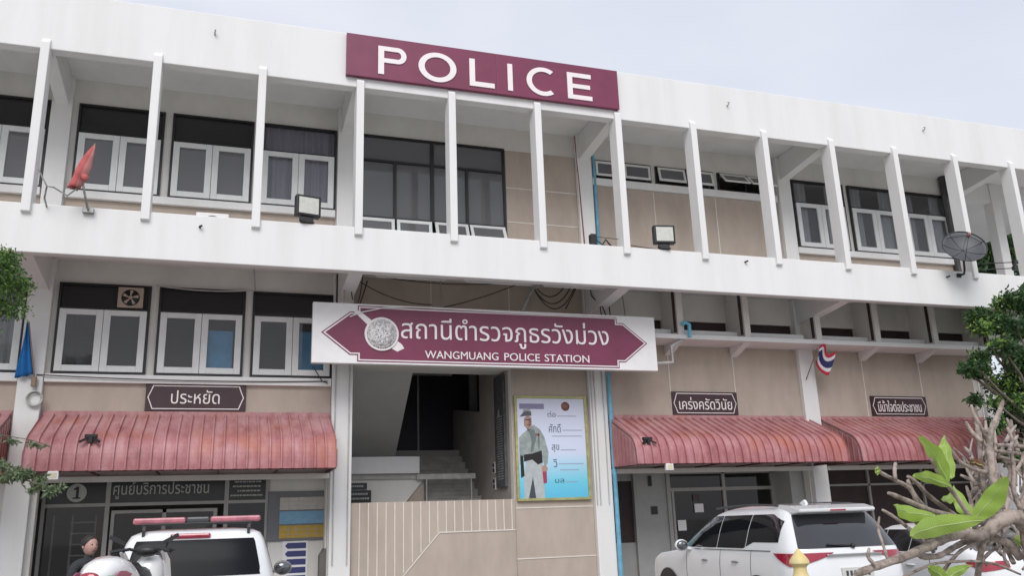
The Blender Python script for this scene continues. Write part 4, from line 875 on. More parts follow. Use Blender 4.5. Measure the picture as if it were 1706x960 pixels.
# ------------------------------------------------------------------ vehicles
carw = mat('vehicle_white', (.74, .75, .76), .22, .03, 2, coat=1.0); tint = mat('vehicle_tinted_glass', (.012, .013, .016), .05, coat=1.0, spec=.6)
rubber = mat('tyre_rubber', (.018, .018, .018), .8); chrome = mat('chrome', (.6, .6, .6), .15, metal=1.0); redl = mat('tail_lamp_red', (.30, .008, .03), .15, coat=1.0)
redl2 = mat('light_bar_red', (.50, .16, .20), .35, .3, 10, coat=.3); smoke = mat('smoked_plastic', (.05, .055, .06), .3)
NX, NY = 14.0, 4.5
class Body:
    def __init__(s, levels): s.L = np.array(levels, float)
    def lev(s, z): return [float(np.interp(z, s.L[:, 0], s.L[:, k])) for k in (1, 2, 3)]
    def side(s, x, z, sg):
        xr, xf, w_ = s.lev(z); xc, a = (xr+xf)/2, (xf-xr)/2; t = min(1, abs((x-xc)/a)); return Vector((x, sg*w_*(1-t**NX)**(1/NY), z))
    def end(s, y, z, sg):
        xr, xf, w_ = s.lev(z); xc, a = (xr+xf)/2, (xf-xr)/2; t = min(1, abs(y/w_)); return Vector((xc+sg*a*(1-t**NY)**(1/NX), y, z))
    def mesh(s):
        mb = MB(); n = 96; rings = []
        zs = []
        for a, b in zip(s.L[:-1, 0], s.L[1:, 0]): k = max(1, int((b-a)/.07)); zs += [a+(b-a)*i/k for i in range(k)]
        zs.append(s.L[-1, 0])
        for z in zs:
            xr, xf, w_ = s.lev(z); xc, a = (xr+xf)/2, (xf-xr)/2; ring = []
            for i in range(n):
                t = 2*math.pi*i/n; c, q = math.cos(t), math.sin(t)
                ring.append(mb.bm.verts.new((xc+a*math.copysign(abs(c)**(2/NX), c), w_*math.copysign(abs(q)**(2/NY), q), z)))
            rings.append(ring)
        for a, b in zip(rings, rings[1:]):
            for k in range(n): mb.bm.faces.new((a[k], a[(k+1) % n], b[(k+1) % n], b[k]))
        mb.bm.faces.new(rings[0][::-1]); mb.bm.faces.new(rings[-1])
        for f in mb.bm.faces: f.smooth = True
        return mb
def patch(fn, nu, nv, off, ctr):
    """sheet following a body surface, standing off it by off, away from ctr"""
    P = [[fn(i/nu, j/nv) for j in range(nv+1)] for i in range(nu+1)]; mb = MB(); V = []
    for i in range(nu+1):
        row = []
        for j in range(nv+1):
            du = P[min(i+1, nu)][j]-P[max(i-1, 0)][j]; dv = P[i][min(j+1, nv)]-P[i][max(j-1, 0)]; n_ = du.cross(dv)
            n_ = n_.normalized() if n_.length > 1e-9 else Vector((0, 0, 1))
            if n_.dot(P[i][j]-ctr) < 0: n_ = -n_
            row.append(mb.bm.verts.new(P[i][j]+n_*off))
        V.append(row)
    for i in range(nu):
        for j in range(nv): mb.bm.faces.new((V[i][j], V[i+1][j], V[i+1][j+1], V[i][j+1])).smooth = True
    return mb
def lin(a, b, t): return a+(b-a)*t
def wheel(root, x, y, r=.38, w_=.25):
    s_ = 1 if y > 0 else -1
    mb = MB(); mb.lathe([(r-.09, -w_/2), (r-.02, -w_/2), (r, -w_/2+.03), (r, w_/2-.03), (r-.02, w_/2), (r-.09, w_/2)], (x, y, r), 32, 'Y'); wh = mb.build('wheel', rubber, root, True)
    mb = MB(); mb.lathe([(r-.10, 0), (r-.10, s_*.02), (r-.13, s_*.02), (r-.14, s_*-.02), (.05, s_*-.01), (.04, s_*.02)], (x, y+s_*(w_/2-.02), r), 28, 'Y')
    for k in range(6):
        a = 2*math.pi*k/6; mb.bar((x+.05*math.cos(a), y+s_*(w_/2-.01), r+.05*math.sin(a)), (x+(r-.12)*math.cos(a), y+s_*(w_/2), r+(r-.12)*math.sin(a)), .03, .05)
    mb.build('rim', mat('alloy', (.35, .35, .36), .3, metal=.8), wh)
    return wh
def add_mirror(root, b, x, z, s_, m_):
    p = b.side(x, z, s_); mb = MB(); mb.ball((p.x, p.y+s_*.16, p.z+.08), .13, (.55, .9, .72), seg=14); mb.bar((p.x, p.y-s_*.01, p.z+.02), (p.x, p.y+s_*.1, p.z+.05), .04); o = mb.build('side_mirror', m_, root)
    mb = MB(); mb.ball((p.x-.035, p.y+s_*.16, p.z+.08), .11, (.42, .9, .7), seg=12); mb.build('mirror_glass', mat('mirror_face', (.16, .17, .18), .12, metal=.7), o)
def suv(loc, az, label, sedan=False):
    root = empty('parked_car' if sedan else 'suv', (0, 0, 0), 0, label, 'car')
    if sedan:
        b = Body([(.20, .12, 4.3, .78), (.45, 0, 4.42, .85), (.75, 0, 4.40, .86), (.92, .04, 4.25, .85), (1.0, .10, 3.5, .83), (1.05, .25, 3.3, .80), (1.2, .62, 2.95, .72), (1.36, .95, 2.5, .63), (1.42, 1.1, 2.35, .55), (1.455, 1.4, 2.1, .35)])
        top_, belt, L, rw = 1.36, 1.04, 4.4, .31
    else:
        b = Body([(.30, .14, 4.62, .84), (.50, .0, 4.76, .91), (.80, -.02, 4.79, .925), (.98, .0, 4.72, .92), (1.08, .02, 4.50, .905), (1.13, .03, 3.95, .895), (1.17, .04, 3.55, .885), (1.22, .07, 3.48, .87), (1.45, .23, 3.05, .79), (1.60, .36, 2.76, .72), (1.68, .44, 2.58, .67), (1.735, .55, 2.40, .60), (1.77, .75, 2.2, .50), (1.80, 1.05, 1.95, .34)])
        top_, belt, L, rw = 1.66, 1.2, 4.79, .39
    ctr = Vector((L/2, 0, .6))
    b.mesh().build('body', carw, root, False)
    for s_ in (1, -1):
        x_r, x_f = (.46, 3.25) if not sedan else (1.0, 3.05)
        segs = [(.0, .295), (.303, .60), (.608, 1.0)]
        for (u0, u1) in segs:
            def fn(u, v, u0=u0, u1=u1):
                x = lin(x_r, x_f, lin(u0, u1, u)); 
                zl = belt+(.085 if not sedan else .03)*max(0, min(1, (1.35-x)/.25+.0)) if x < 1.35 else belt
                xr, xf, _ = b.lev(top_); zt = top_-.0
                # top edge drops towards windscreen and slightly at the back
                lim = 3.30 if not sedan else 3.05
                slope = (lim-x)/(lim-(2.62 if not sedan else 2.35)); zt = min(top_, belt+(top_-belt)*max(.0, slope)**.8)
                back = (x-x_r)/.28; zt = min(zt, top_-.10*max(0, 1-back))
                return b.side(x, lin(zl, max(zt, zl+.01), v), s_)
            patch(fn, 18, 8, .006, ctr).build('side_window', tint, root)
        def arch(xc_):
            mb = MB(); R_ = .47 if not sedan else .40; zc = .38 if not sedan else .32; n = 24
            fa = lambda u, v: b.side(xc_+R_*v*math.cos(math.pi*u), max(.31, zc+R_*v*math.sin(math.pi*u)), s_)
            patch(fa, 24, 6, .012, ctr).build('wheel_arch', blackp, root)
        for xc_ in ((.95, L-.93) if not sedan else (.85, L-.85)):
            arch(xc_); wheel(root, xc_, s_*((.80 if not sedan else .74)), .38 if not sedan else .31, .26)
        add_mirror(root, b, 3.02 if not sedan else 2.85, belt-.05, s_, carw)
        for x in (1.55, 2.5):
            mb = MB(); p = b.side(x, belt-.19, s_); mb.ball((p.x, p.y+s_*.012, p.z), .1, (1.05, .22, .16), seg=12); mb.build('door_handle', carw if sedan else mat('handle_grey', (.35, .35, .35), .3, metal=.5), root)
        fn = lambda u, v: b.side(lin(.6, L-1.35, u), belt-.03+.012*(v-.5), s_)
        patch(fn, 20, 1, .008, ctr).build('belt_trim', chrome if not sedan else smoke, root)
        for x in (1.12, 2.02, 3.15):
            fn = lambda u, v, x=x: b.side(x+(u-.5)*.012, lin(.5, belt-.02, v), s_)
            patch(fn, 1, 10, .003, ctr).build('door_gap', smoke, root)
        if not sedan:
            def fn(u, v):      # one wedge that wraps the corner: side part, corner, rear part
                zt = 1.145; dz = .17*min(1, (u/.42))**.9 if u < .42 else .17*max(0, 1-(u-.42)/.58)**.8
                z = lin(zt, zt-max(dz, .004), v); wz = b.lev(z)[2]; yc = .93*wz; xcn = b.end(yc, z, -1).x
                if u < .42: return b.side(lin(.52, xcn, u/.42), z, s_)
                return b.end(s_*lin(yc, .30, (u-.42)/.58), z, -1)
            patch(fn, 40, 6, .014, ctr).build('tail_light', redl, root)
            mb = MB(); pts = [Vector((x, s_*.60, 1.775+.03*math.sin(math.pi*max(0, min(1, (x-.75)/1.8))))) for x in np.linspace(.75, 2.55, 14)]; mb.tube(pts, .018, 6); mb.build('roof_rail', smoke, root, True)
        else:
            fn = lambda u, v: b.end(s_*lin(.80, .45, u), lin(.93, .93-.14*(1-u*.4), v), -1); patch(fn, 8, 5, .012, ctr).build('tail_light', redl, root)
            fn = lambda u, v: b.side(lin(.14, .40, u), lin(.93, .93-.14*(1-u*.8), v), s_); patch(fn, 8, 5, .012, ctr).build('tail_light', redl, root)
        fn = lambda u, v: b.end(s_*lin(.45, .80, u), lin(.70, .82, v), 1); patch(fn, 8, 4, .01, ctr).build('headlight', mat('headlight_glass', (.5, .52, .55), .1, coat=1), root)
    w1 = b.lev(top_)[2]
    z0, z1 = (1.20, 1.64) if not sedan else (1.06, 1.35)
    fn = lambda u, v: b.end(lin(-1, 1, u)*(b.lev(lin(z0, z1, v))[2]*.86), lin(z0, z1, v), -1); rwin = patch(fn, 20, 8, .007, ctr).build('rear_window', tint, root)
    fn = lambda u, v: b.end(lin(-1, 1, u)*(b.lev(lin(z0, z1, v))[2]*.88), lin(z0+.01, z1, v), 1); patch(fn, 20, 8, .007, ctr).build('windshield', tint, root)
    if not sedan:
        mb = MB(); mb.prism([(.24, 1.67), (.235, 1.715), (.45, 1.765), (.85, 1.79), (.85, 1.73), (.42, 1.655)], -.60, .60, 'Y'); bmesh.ops.recalc_face_normals(mb.bm, faces=mb.bm.faces[:]); bmesh.ops.bevel(mb.bm, geom=mb.bm.edges[:], offset=.012, segments=2, affect='EDGES'); mb.build('spoiler', carw, root)
        mb = MB(); mb.box(.228, .25, -.12, .12, 1.68, 1.70); mb.build('brake_light', redl, root)
        mb = MB(); p = b.end(.0, 1.22, -1); mb.tube([p+Vector((-.03, -.02, 0)), p+Vector((-.01, .36, .03))], .012, 6); mb.ball(p+Vector((-.03, -.02, 0)), .035, seg=8); mb.build('wiper', blackp, rwin)
        mb = MB(); mb.prism([(.95, 1.79), (1.15, 1.79), (1.0, 1.85)], -.02, .02, 'Y'); mb.build('roof_aerial', carw, root)
        mb = MB(); p = b.end(0, 1.05, -1); mb.box(p.x-.03, p.x, -.42, .42, 1.10, 1.125, .005); mb.build('chrome_strip', chrome, root)
    mb = MB(); p = b.end(0, .88 if not sedan else .6, -1); mb.box(p.x-.02, p.x+.01, -.24, .24, p.z-.07, p.z+.07, .005); pl = mb.build('number_plate', mat('plate', (.55, .55, .52), .5), root)
    mb = MB()
    for k, y in enumerate((-.16, -.10, -.04, .05, .11, .17)): mb.box(p.x-.023, p.x-.02, y-.02, y+.015, p.z-.035, p.z+.03)
    mb.build('plate_characters', smoke, pl)
    mb = MB(); p = b.end(0, .5, -1); mb.box(p.x-.01, p.x+.1, -.75, .75, .36, .56, .03); mb.build('bumper', carw if sedan else smoke, root)
    root.location = loc; root.rotation_euler = (0, 0, math.pi/2-az); return root
suv((11.48, -5.86, .004), R(3.2), 'white sport utility vehicle seen from its rear left corner in front of the right awnings')
suv((14.25, -6.2, .004), R(4), 'white car mostly hidden behind the bare frangipani branches at the lower right', True)

# police pickup seen from behind
root = empty('police_pickup', (0, 0, 0), 0, 'white police pickup with a red light bar on its roof, seen from behind', 'pickup truck')
b = Body([(.35, .02, 3.36, .84), (.60, 0, 3.48, .89), (.90, 0, 3.48, .905), (1.02, .0, 3.40, .90), (1.08, .0, 3.1, .885), (1.12, .0, 2.5, .87), (1.18, .01, 2.28, .85), (1.40, .08, 2.02, .79), (1.58, .16, 1.78, .735), (1.66, .22, 1.65, .69), (1.70, .30, 1.5, .60), (1.725, .55, 1.3, .40)]); ctr = Vector((1.5, 0, .6))
b.mesh().build('cab', carw, root)
fn = lambda u, v: b.end(lin(-1, 1, u)*(.69 if v < .12 or v > .9 else .70)*(1-.12*v), lin(1.215, 1.60, v), -1); patch(fn, 24, 10, .007, ctr).build('rear_window', mat('pickup_glass', (.008, .009, .012), .25, spec=.1), root)
mb = MB(); p = b.end(0, 1.645, -1); mb.box(p.x-.045, p.x+.03, -.15, .27, 1.615, 1.672, .02); mb.build('brake_light', redl, root)
for s_ in (1, -1):
    for u0, u1 in ((.42, .95), (1.0, 2.05)):
        def fn(u, v):
            x = lin(u0, u1, u); zt = min(1.60, 1.18+.44*max(0, (2.25-x)/.5)); return b.side(x, lin(1.17, max(1.18, zt), v), s_)
        patch(fn, 10, 6, .006, ctr).build('side_window', tint, root)
    add_mirror(root, b, 2.0, 1.12, s_, mat('mirror_grey', (.20, .20, .21), .3, .1, 5, coat=.5))
    wheel(root, 2.6, s_*.80, .37, .25); wheel(root, -.95, s_*.80, .37, .25)
    mb = MB(); mb.box(-1.62, -.02, s_*.84, s_*.90, .55, 1.10, .02) if s_ > 0 else mb.box(-1.62, -.02, -.90, -.84, .55, 1.10, .02); mb.build('bed_side', carw, root)
    mb = MB(); mb.box(-1.69, -1.63, s_*.80-.05, s_*.80+.05, .75, 1.05, .01); mb.build('tail_light', redl, root)
    mb = MB(); zr = 1.70; mb.bar((.26, s_*.55, 1.60), (.23, s_*.55, 1.72), .03, .03); mb.bar((.23, s_*.55, 1.70), (.42, s_*.56, 1.775), .03); mb.build('bar_bracket', smoke, root)
fn = lambda u, v: b.end(lin(-1, 1, u)*.75*(1-.1*v), lin(1.2, 1.6, v), 1); patch(fn, 20, 8, .007, ctr).build('windshield', tint, root)
mb = MB(); mb.box(-1.68, -1.62, -.84, .84, .55, 1.08, .02); mb.build('tailgate', carw, root)
mb = MB(); mb.box(-1.62, -.02, -.84, .84, .50, .56); mb.build('bed_floor', smoke, root)
mb = MB(); mb.box(-1.80, -1.68, -.85, .85, .42, .58, .03); mb.build('bumper', chrome, root)
lb = MB(); lb.box(.36, .58, -.60, .60, 1.765, 1.79, .008); lb = lb.build('light_bar', blackp, root)
for y0, y1, m_ in ((.13, .68, redl2), (-.68, -.13, redl2), (-.125, .125, smoke)):
    mb = MB(); mb.box(.36, .58, y0, y1, 1.785, 1.85, .02); mb.build('lamp_cover' if m_ is redl2 else 'centre_unit', m_, lb)
root.location = (3.20, -5.50, .004); root.rotation_euler = (0, 0, R(90-1.0))

# motorcycle on the raised pavement
bw = mat('motorcycle_white', (.78, .78, .78), .2, .03, 3, coat=1); bgreen = mat('motorcycle_green', (.02, .22, .05), .3, coat=.5)
mr = empty('motorcycle', (0, 0, 0), 0, 'white motorcycle with pink and green tail stripes parked behind the police pickup', 'motorcycle')
def loft(path, m_, nm, par, seg=16, ex=2.6):
    """path: (x, z, halfwidth, halfheight)"""
    mb = MB(); rings = []
    for x, z, hw, hh in path:
        rings.append([mb.bm.verts.new((x, hw*math.copysign(abs(math.cos(t))**(2/ex), math.cos(t)), z+hh*math.copysign(abs(math.sin(t))**(2/ex), math.sin(t)))) for t in [2*math.pi*k/seg for k in range(seg)]])
    for a, b_ in zip(rings, rings[1:]):
        for k in range(seg): mb.bm.faces.new((a[k], a[(k+1) % seg], b_[(k+1) % seg], b_[k]))
    mb.bm.faces.new(rings[0][::-1]); mb.bm.faces.new(rings[-1])
    for f in mb.bm.faces: f.smooth = True
    return mb.build(nm, m_, par)
tailo = loft([(.0, .88, .02, .02), (.05, .90, .08, .07), (.16, .93, .14, .12), (.34, .94, .17, .145), (.50, .92, .18, .135), (.70, .85, .16, .12), (.85, .80, .12, .08)], bw, 'tail_cowl', mr)
for s_ in (1, -1):
    mb = MB(); V = [(.10, .93), (.18, .965), (.30, .96), (.44, .93), (.34, .89), (.18, .875)]
    mb.prism([(x, z) for x, z in V], s_*.168, s_*.178, 'Y'); mb.build('side_stripe', mat('magenta_stripe', (.38, .04, .12), .3, .3, 9, coat=.5), tailo)
    mb = MB(); mb.prism([(.02, .90), (.10, .935), (.16, .89), (.08, .85)], s_*.10, s_*.165, 'Y'); mb.build('side_stripe', bgreen, tailo)
mb = MB(); mb.ball((.0, 0, .93), .05, (.6, 1.6, .8)); mb.build('tail_light', redl, mr)
loft([(.50, 1.02, .10, .02), (.58, 1.01, .13, .035), (.70, .99, .14, .04), (.85, .93, .13, .06), (1.0, .93, .10, .04)], blackp, 'seat', mr)
loft([(.82, .76, .12, .10), (.95, .82, .13, .14), (1.1, .83, .12, .14), (1.2, .80, .10, .10)], smoke, 'fuel_tank', mr)
loft([(1.25, .78, .08, .2), (1.33, .82, .14, .24), (1.45, .84, .13, .22), (1.55, .80, .06, .14)], bw, 'front_cowl', mr)
for s_ in (1, -1):
    mb = MB(); mb.prism([(1.30, .45), (1.30, .80), (1.22, 1.00), (1.10, 1.10), (1.20, 1.10), (1.33, 1.02), (1.41, .82), (1.42, .45)], s_*.17, s_*.20, 'Y'); bmesh.ops.recalc_face_normals(mb.bm, faces=mb.bm.faces[:]); bmesh.ops.bevel(mb.bm, geom=mb.bm.edges[:], offset=.01, segments=2, affect='EDGES'); mb.build('leg_shield', bw, mr)
    mb = MB(); mb.tube([(1.27, s_*.0, 1.08), (1.20, s_*.14, 1.12), (1.13, s_*.23, 1.10)], .014, 8); mb.tube([(1.17, s_*.17, 1.115), (1.10, s_*.27, 1.095)], .022, 8); mb.tube([(1.22, s_*.15, 1.11), (1.17, s_*.28, 1.10)], .008, 5); mb.build('handlebar', blackp, mr, True)
    mb = MB(); mb.tube([(1.20, s_*.18, 1.10), (1.18, s_*.22, 1.18)], .008, 6); mb.bar((1.18, s_*.18, 1.17), (1.17, s_*.31, 1.235), .025, .035); mb.build('mirror', blackp, mr)
    mb = MB(); mb.tube([(1.42, s_*.07, .95), (1.66, s_*.07, .30)], .022, 8); mb.build('fork_leg', chrome, mr)
mb = MB(); mb.ball((1.26, 0, 1.10), .09, (.8, 1.3, .6)); mb.build('instrument_cluster', blackp, mr)
for x in (.38, 1.68):
    mb = MB(); R_ = .30; mb.lathe([(R_-.07, -.05), (R_-.02, -.05), (R_, -.02), (R_, .02), (R_-.02, .05), (R_-.07, .05)], (x, 0, R_), 32, 'Y'); wh = mb.build('wheel', rubber, mr, True)
    mb = MB(); 
    for k in range(5): a = 2*math.pi*k/5; mb.bar((x, 0, R_), (x+(R_-.06)*math.cos(a), 0, R_+(R_-.06)*math.sin(a)), .03, .03)
    mb.lathe([(R_-.07, -.03), (R_-.06, 0), (R_-.07, .03)], (x, 0, R_), 28, 'Y'); mb.build('rim', smoke, wh)
loft([(.70, .45, .10, .12), (.85, .48, .15, .2), (1.1, .5, .15, .22), (1.25, .48, .08, .14)], dkmetal, 'engine', mr)
mb = MB(); mb.tube([(1.1, -.14, .35), (.6, -.18, .33), (.12, -.20, .42)], .045, 10); mb.build('exhaust', chrome, mr, True)
loft([(1.45, .62, .05, .01), (1.6, .66, .07, .03), (1.8, .64, .07, .02), (1.93, .55, .05, .01)], bw, 'front_mudguard', mr)
mb = MB(); mb.bar((.38, .0, .30), (.85, .0, .42), .05, .08); mb.bar((.8, .16, .30), (.72, .26, .0), .02); mb.build('stand_and_swingarm', dkmetal, mr)
ta_ = R(30); ta_ = R(15); mr.location = (2.57, -8.75, .55); mr.rotation_euler = (R(0), 0, math.pi/2-ta_); mr.scale = (.9, .9, .9)

# ------------------------------------------------------------------ person standing by the pickup
def skin_body(name, joints, edges, m_, parent=None, root_i=0):
    me = bpy.data.meshes.new(name); me.from_pydata([j[0] for j in joints], edges, []); o = bpy.data.objects.new(name, me); C.objects.link(o)
    me.materials.append(m_)
    sk = o.modifiers.new('s', 'SKIN'); sd_ = me.skin_vertices[0].data
    for i, j in enumerate(joints): r_ = j[1]; sd_[i].radius = r_ if isinstance(r_, tuple) else (r_, r_)
    sd_[root_i].use_root = True; sk.use_smooth_shade = True
    ss = o.modifiers.new('ss', 'SUBSURF'); ss.levels = 2; ss.render_levels = 2
    dg = bpy.context.evaluated_depsgraph_get(); dg.update(); nm = bpy.data.meshes.new_from_object(o.evaluated_get(dg))
    bpy.data.objects.remove(o); nm.name = name
    for p in nm.polygons: p.use_smooth = True
    q = bpy.data.objects.new(name, nm); C.objects.link(q)
    if parent: q.parent = parent
    return q
pe = empty('person', (0, 0, 0), 0, 'person in a dark jacket standing between the shopfront and the white pickup', 'person')
skinm = mat('skin', (.50, .30, .25), .5, .15, 9); jack = mat('dark_jacket', (.035, .037, .042), .85, .3, 9); trs = mat('dark_trousers', (.04, .04, .05), .85, .2, 8); hairm = mat('hair', (.02, .014, .012), .6, .3, 20)
J = [((0, 0, .92), (.15, .11)), ((0, 0, 1.08), (.14, .10)), ((0, 0, 1.28), (.17, .11)), ((0, 0, 1.38), (.11, .08)), ((0, .01, 1.43), (.055, .055)), ((0, .015, 1.47), (.05, .05))]
E_ = [(0, 1), (1, 2), (2, 3), (3, 4), (4, 5)]
for s_ in (1, -1):
    k = len(J); J += [((s_*.17, 0, 1.35), (.062, .062)), ((s_*.22, .01, 1.10), (.047, .047)), ((s_*.22, -.06, .87), (.035, .035)), ((s_*.22, -.08, .80), (.03, .04))]
    E_ += [(3, k), (k, k+1), (k+1, k+2), (k+2, k+3)]
    k = len(J); J += [((s_*.09, 0, .84), (.095, .095)), ((s_*.10, -.01, .47), (.062, .065)), ((s_*.10, .02, .10), (.042, .042)), ((s_*.11, -.02, .045), (.045, .04)), ((s_*.12, -.14, .035), (.04, .03))]
    E_ += [(0, k), (k, k+1), (k+1, k+2), (k+2, k+3), (k+3, k+4)]
body = skin_body('body', J, E_, jack, pe)
mb = MB()
g_ = bmesh.ops.create_uvsphere(mb.bm, u_segments=28, v_segments=20, radius=1)
for v in mb.bm.verts:
    x, y, z = v.co; v.co = Vector((x*.078*(1-.22*max(0, -z)**1.5), y*.098-.01*max(0, -z), z*.118)); 
    if y < -.6: v.co.y -= .018*math.exp(-((x/.16)**2)-(((z+.12)/.22)**2)); v.co.y += .010*(math.exp(-(((abs(x)-.36)/.15)**2)-((z-.12)/.12)**2))
    v.co += Vector((0, -.01, 1.575))
for s_ in (1, -1):
    mb.ball((s_*.078, .005, 1.57), .03, (.35, .7, 1), seg=8)
for f in mb.bm.faces: f.smooth = True
hd = mb.build('head', skinm, pe)
mb = MB()
for s_ in (1, -1): mb.ball((s_*.03, -.098, 1.588), .010, (1.2, .6, .7), seg=8)
mb.bar((-.022, -.100, 1.512), (.022, -.100, 1.512), .008, .006); mb.build('eyes_and_mouth', mat('eye_dark', (.03, .015, .015), .4), hd)
mb = MB(); mb.ball((0, .008, 1.603), .098, (.93, 1.14, 1.04), seg=24)
bmesh.ops.bisect_plane(mb.bm, geom=mb.bm.verts[:]+mb.bm.edges[:]+mb.bm.faces[:], plane_co=(0, -.045, 1.605), plane_no=(0, .8, .6), clear_inner=True); mb.build('hair', hairm, pe)
for s_ in (1, -1):
    mb = MB(); base = Vector((s_*.22, -.09, .80)); mb.ball(base+Vector((0, -.005, -.04)), .04, (.45, .9, 1.1), seg=10); mb.build('hand', skinm, pe)
    J2 = []; E2 = []
    for k in range(4):
        y = -.035+.022*k; L_ = (.065, .075, .072, .055)[k]; i0 = 0
        fb_ = MB(); fb_.tube([base+Vector((0, y, -.06)), base+Vector((-s_*.005, y-.005, -.06-L_*.5)), base+Vector((-s_*.02, y-.006, -.06-L_))], [.0095, .009, .007], 8); fb_.build('finger', skinm, pe, True)
    fb_ = MB(); fb_.tube([base+Vector((0, -.03, -.01)), base+Vector((-s_*.012, -.055, -.045)), base+Vector((-s_*.02, -.055, -.08))], [.012, .011, .008], 8); fb_.build('thumb', skinm, pe, True)
pe.location = (1.97, -3.95, .0); pe.rotation_euler = (0, 0, R(40)); 
fx = R(0)

# yellow post with pointed finial in the foreground
fp = at(1329, 915, -10); mb = MB(); yel = mat('yellow_paint', (.68, .53, .16), .5, .2, 7, col2=(.62, .52, .28))
mb.lathe([(.11, 0), (.11, .12), (.06, .16), (.05, .5), (.075, .62), (.05, .75), (.05, 1.05), (.085, 1.10), (.088, 1.16), (.06, 1.20), (.05, 1.225), (.048, 1.26), (.075, 1.29), (.072, 1.31), (.055, 1.335), (.022, 1.375), (.006, fp.z-.004)], (fp.x, fp.y, .004), 24)
top(mb, 'finial_post', yel, 'pale yellow turned post with a pointed finial in front of the white SUV', 'post', smooth=True)

# ------------------------------------------------------------------ plants
def leafmat(name, c1, c2, tr=.35):
    m = bpy.data.materials.new(name); m.use_nodes = True; n = m.node_tree; n.nodes.clear(); o = n.nodes.new('ShaderNodeOutputMaterial')
    p = n.nodes.new('ShaderNodeBsdfPrincipled'); p.inputs['Roughness'].default_value = .5; t = n.nodes.new('ShaderNodeBsdfTranslucent'); mx = n.nodes.new('ShaderNodeMixShader'); mx.inputs[0].default_value = tr
    g = n.nodes.new('ShaderNodeNewGeometry'); r = n.nodes.new('ShaderNodeValToRGB'); r.color_ramp.elements[0].color = (*c1, 1); r.color_ramp.elements[1].color = (*c2, 1)
    n.links.new(g.outputs['Random Per Island'], r.inputs[0]); n.links.new(r.outputs[0], p.inputs['Base Color']); n.links.new(r.outputs[0], t.inputs[0])
    n.links.new(p.outputs[0], mx.inputs[1]); n.links.new(t.outputs[0], mx.inputs[2]); n.links.new(mx.outputs[0], o.inputs[0]); M[name] = m; return m
bark = mat('bark', (.17, .14, .11), .9, .4, 12, bump=.8, bscale=30); barkg = mat('frangipani_bark', (.37, .305, .265), .85, .0, 14, col2=(.17, .135, .115), thr=(.40, .56), bump=1.0, bscale=28)
lg1 = leafmat('leaf_mid_green', (.035, .095, .025), (.12, .22, .06)); lg2 = leafmat('leaf_dark_green', (.018, .055, .02), (.06, .13, .04)); lg3 = leafmat('leaf_bright', (.14, .28, .05), (.30, .44, .10)); lgrey = leafmat('leaf_grey_green', (.10, .15, .08), (.26, .32, .18))
def leaves(rng, centres, radii, count, size, asp=.45):
    """count leaf-sized folded faces spread in ellipsoidal clumps"""
    cs = np.array(centres); rd = np.array(radii); w_ = rd.prod(axis=1)**(2/3); idx = rng.choice(len(cs), count, p=w_/w_.sum())
    d = rng.normal(size=(count, 3)); d /= np.linalg.norm(d, axis=1)[:, None]; rr = rng.uniform(0, 1, count)**.45*(1+.12*rng.normal(size=count))
    p = cs[idx]+d*rd[idx]*rr[:, None]
    a = rng.normal(size=(count, 3)); a[:, 2] -= .3; a /= np.linalg.norm(a, axis=1)[:, None]; b = np.cross(a, d+rng.normal(size=(count, 3))*.6); b /= np.linalg.norm(b, axis=1)[:, None]; n_ = np.cross(a, b)
    s_ = size*rng.uniform(.6, 1.3, count)[:, None]
    V = np.stack([p, p+a*s_*.5+b*s_*asp*.5+n_*s_*.12, p+a*s_, p+a*s_*.5-b*s_*asp*.5+n_*s_*.12], 1).reshape(-1, 3)
    F = np.arange(count*4).reshape(-1, 4); F2 = np.concatenate([F[:, [0, 1, 2]], F[:, [0, 2, 3]]])
    return V, F2
def leaf_obj(name, sets, parent):
    V = []; F = []; mi = []; off = 0; mats = []
    for (v, f, m_) in sets: V.append(v); F.append(f+off); mi += [len(mats)]*len(f); mats.append(m_); off += len(v)
    me = bpy.data.meshes.new(name); me.from_pydata(np.concatenate(V).tolist(), [], np.concatenate(F).tolist()); me.polygons.foreach_set('material_index', mi); return link(name, me, mats, parent)
def tree(name, base, limbs, clumps, sets, label, trunk_r=.14, group=None, cat='tree'):
    r = empty(name, base, 0, label, cat, group); O = Vector(base)
    mb = MB(O)
    for pts, r0, r1 in limbs: n = len(pts); mb.tube(pts, [lin(r0, r1, i/(n-1)) for i in range(n)], 8)
    mb.build('trunk', bark, r, True)
    out = []
    for (sel, cnt, size, m_, seed) in sets:
        rng = np.random.default_rng(seed); cc_ = [np.array(c[0])-np.array(base) for i, c in enumerate(clumps) if sel(i)]; rr_ = [c[1] for i, c in enumerate(clumps) if sel(i)]
        v, f = leaves(rng, cc_, rr_, cnt, size); out.append((v, f, m_))
    leaf_obj('crown', out, r); return r
def jit(p, q, n, a, rg): return [Vector(p).lerp(Vector(q), i/n)+Vector((rg.uniform(-a, a), rg.uniform(-a, a), rg.uniform(-a, a)))*(0 if i in (0, n) else 1) for i in range(n+1)]
rg = random.Random(5)
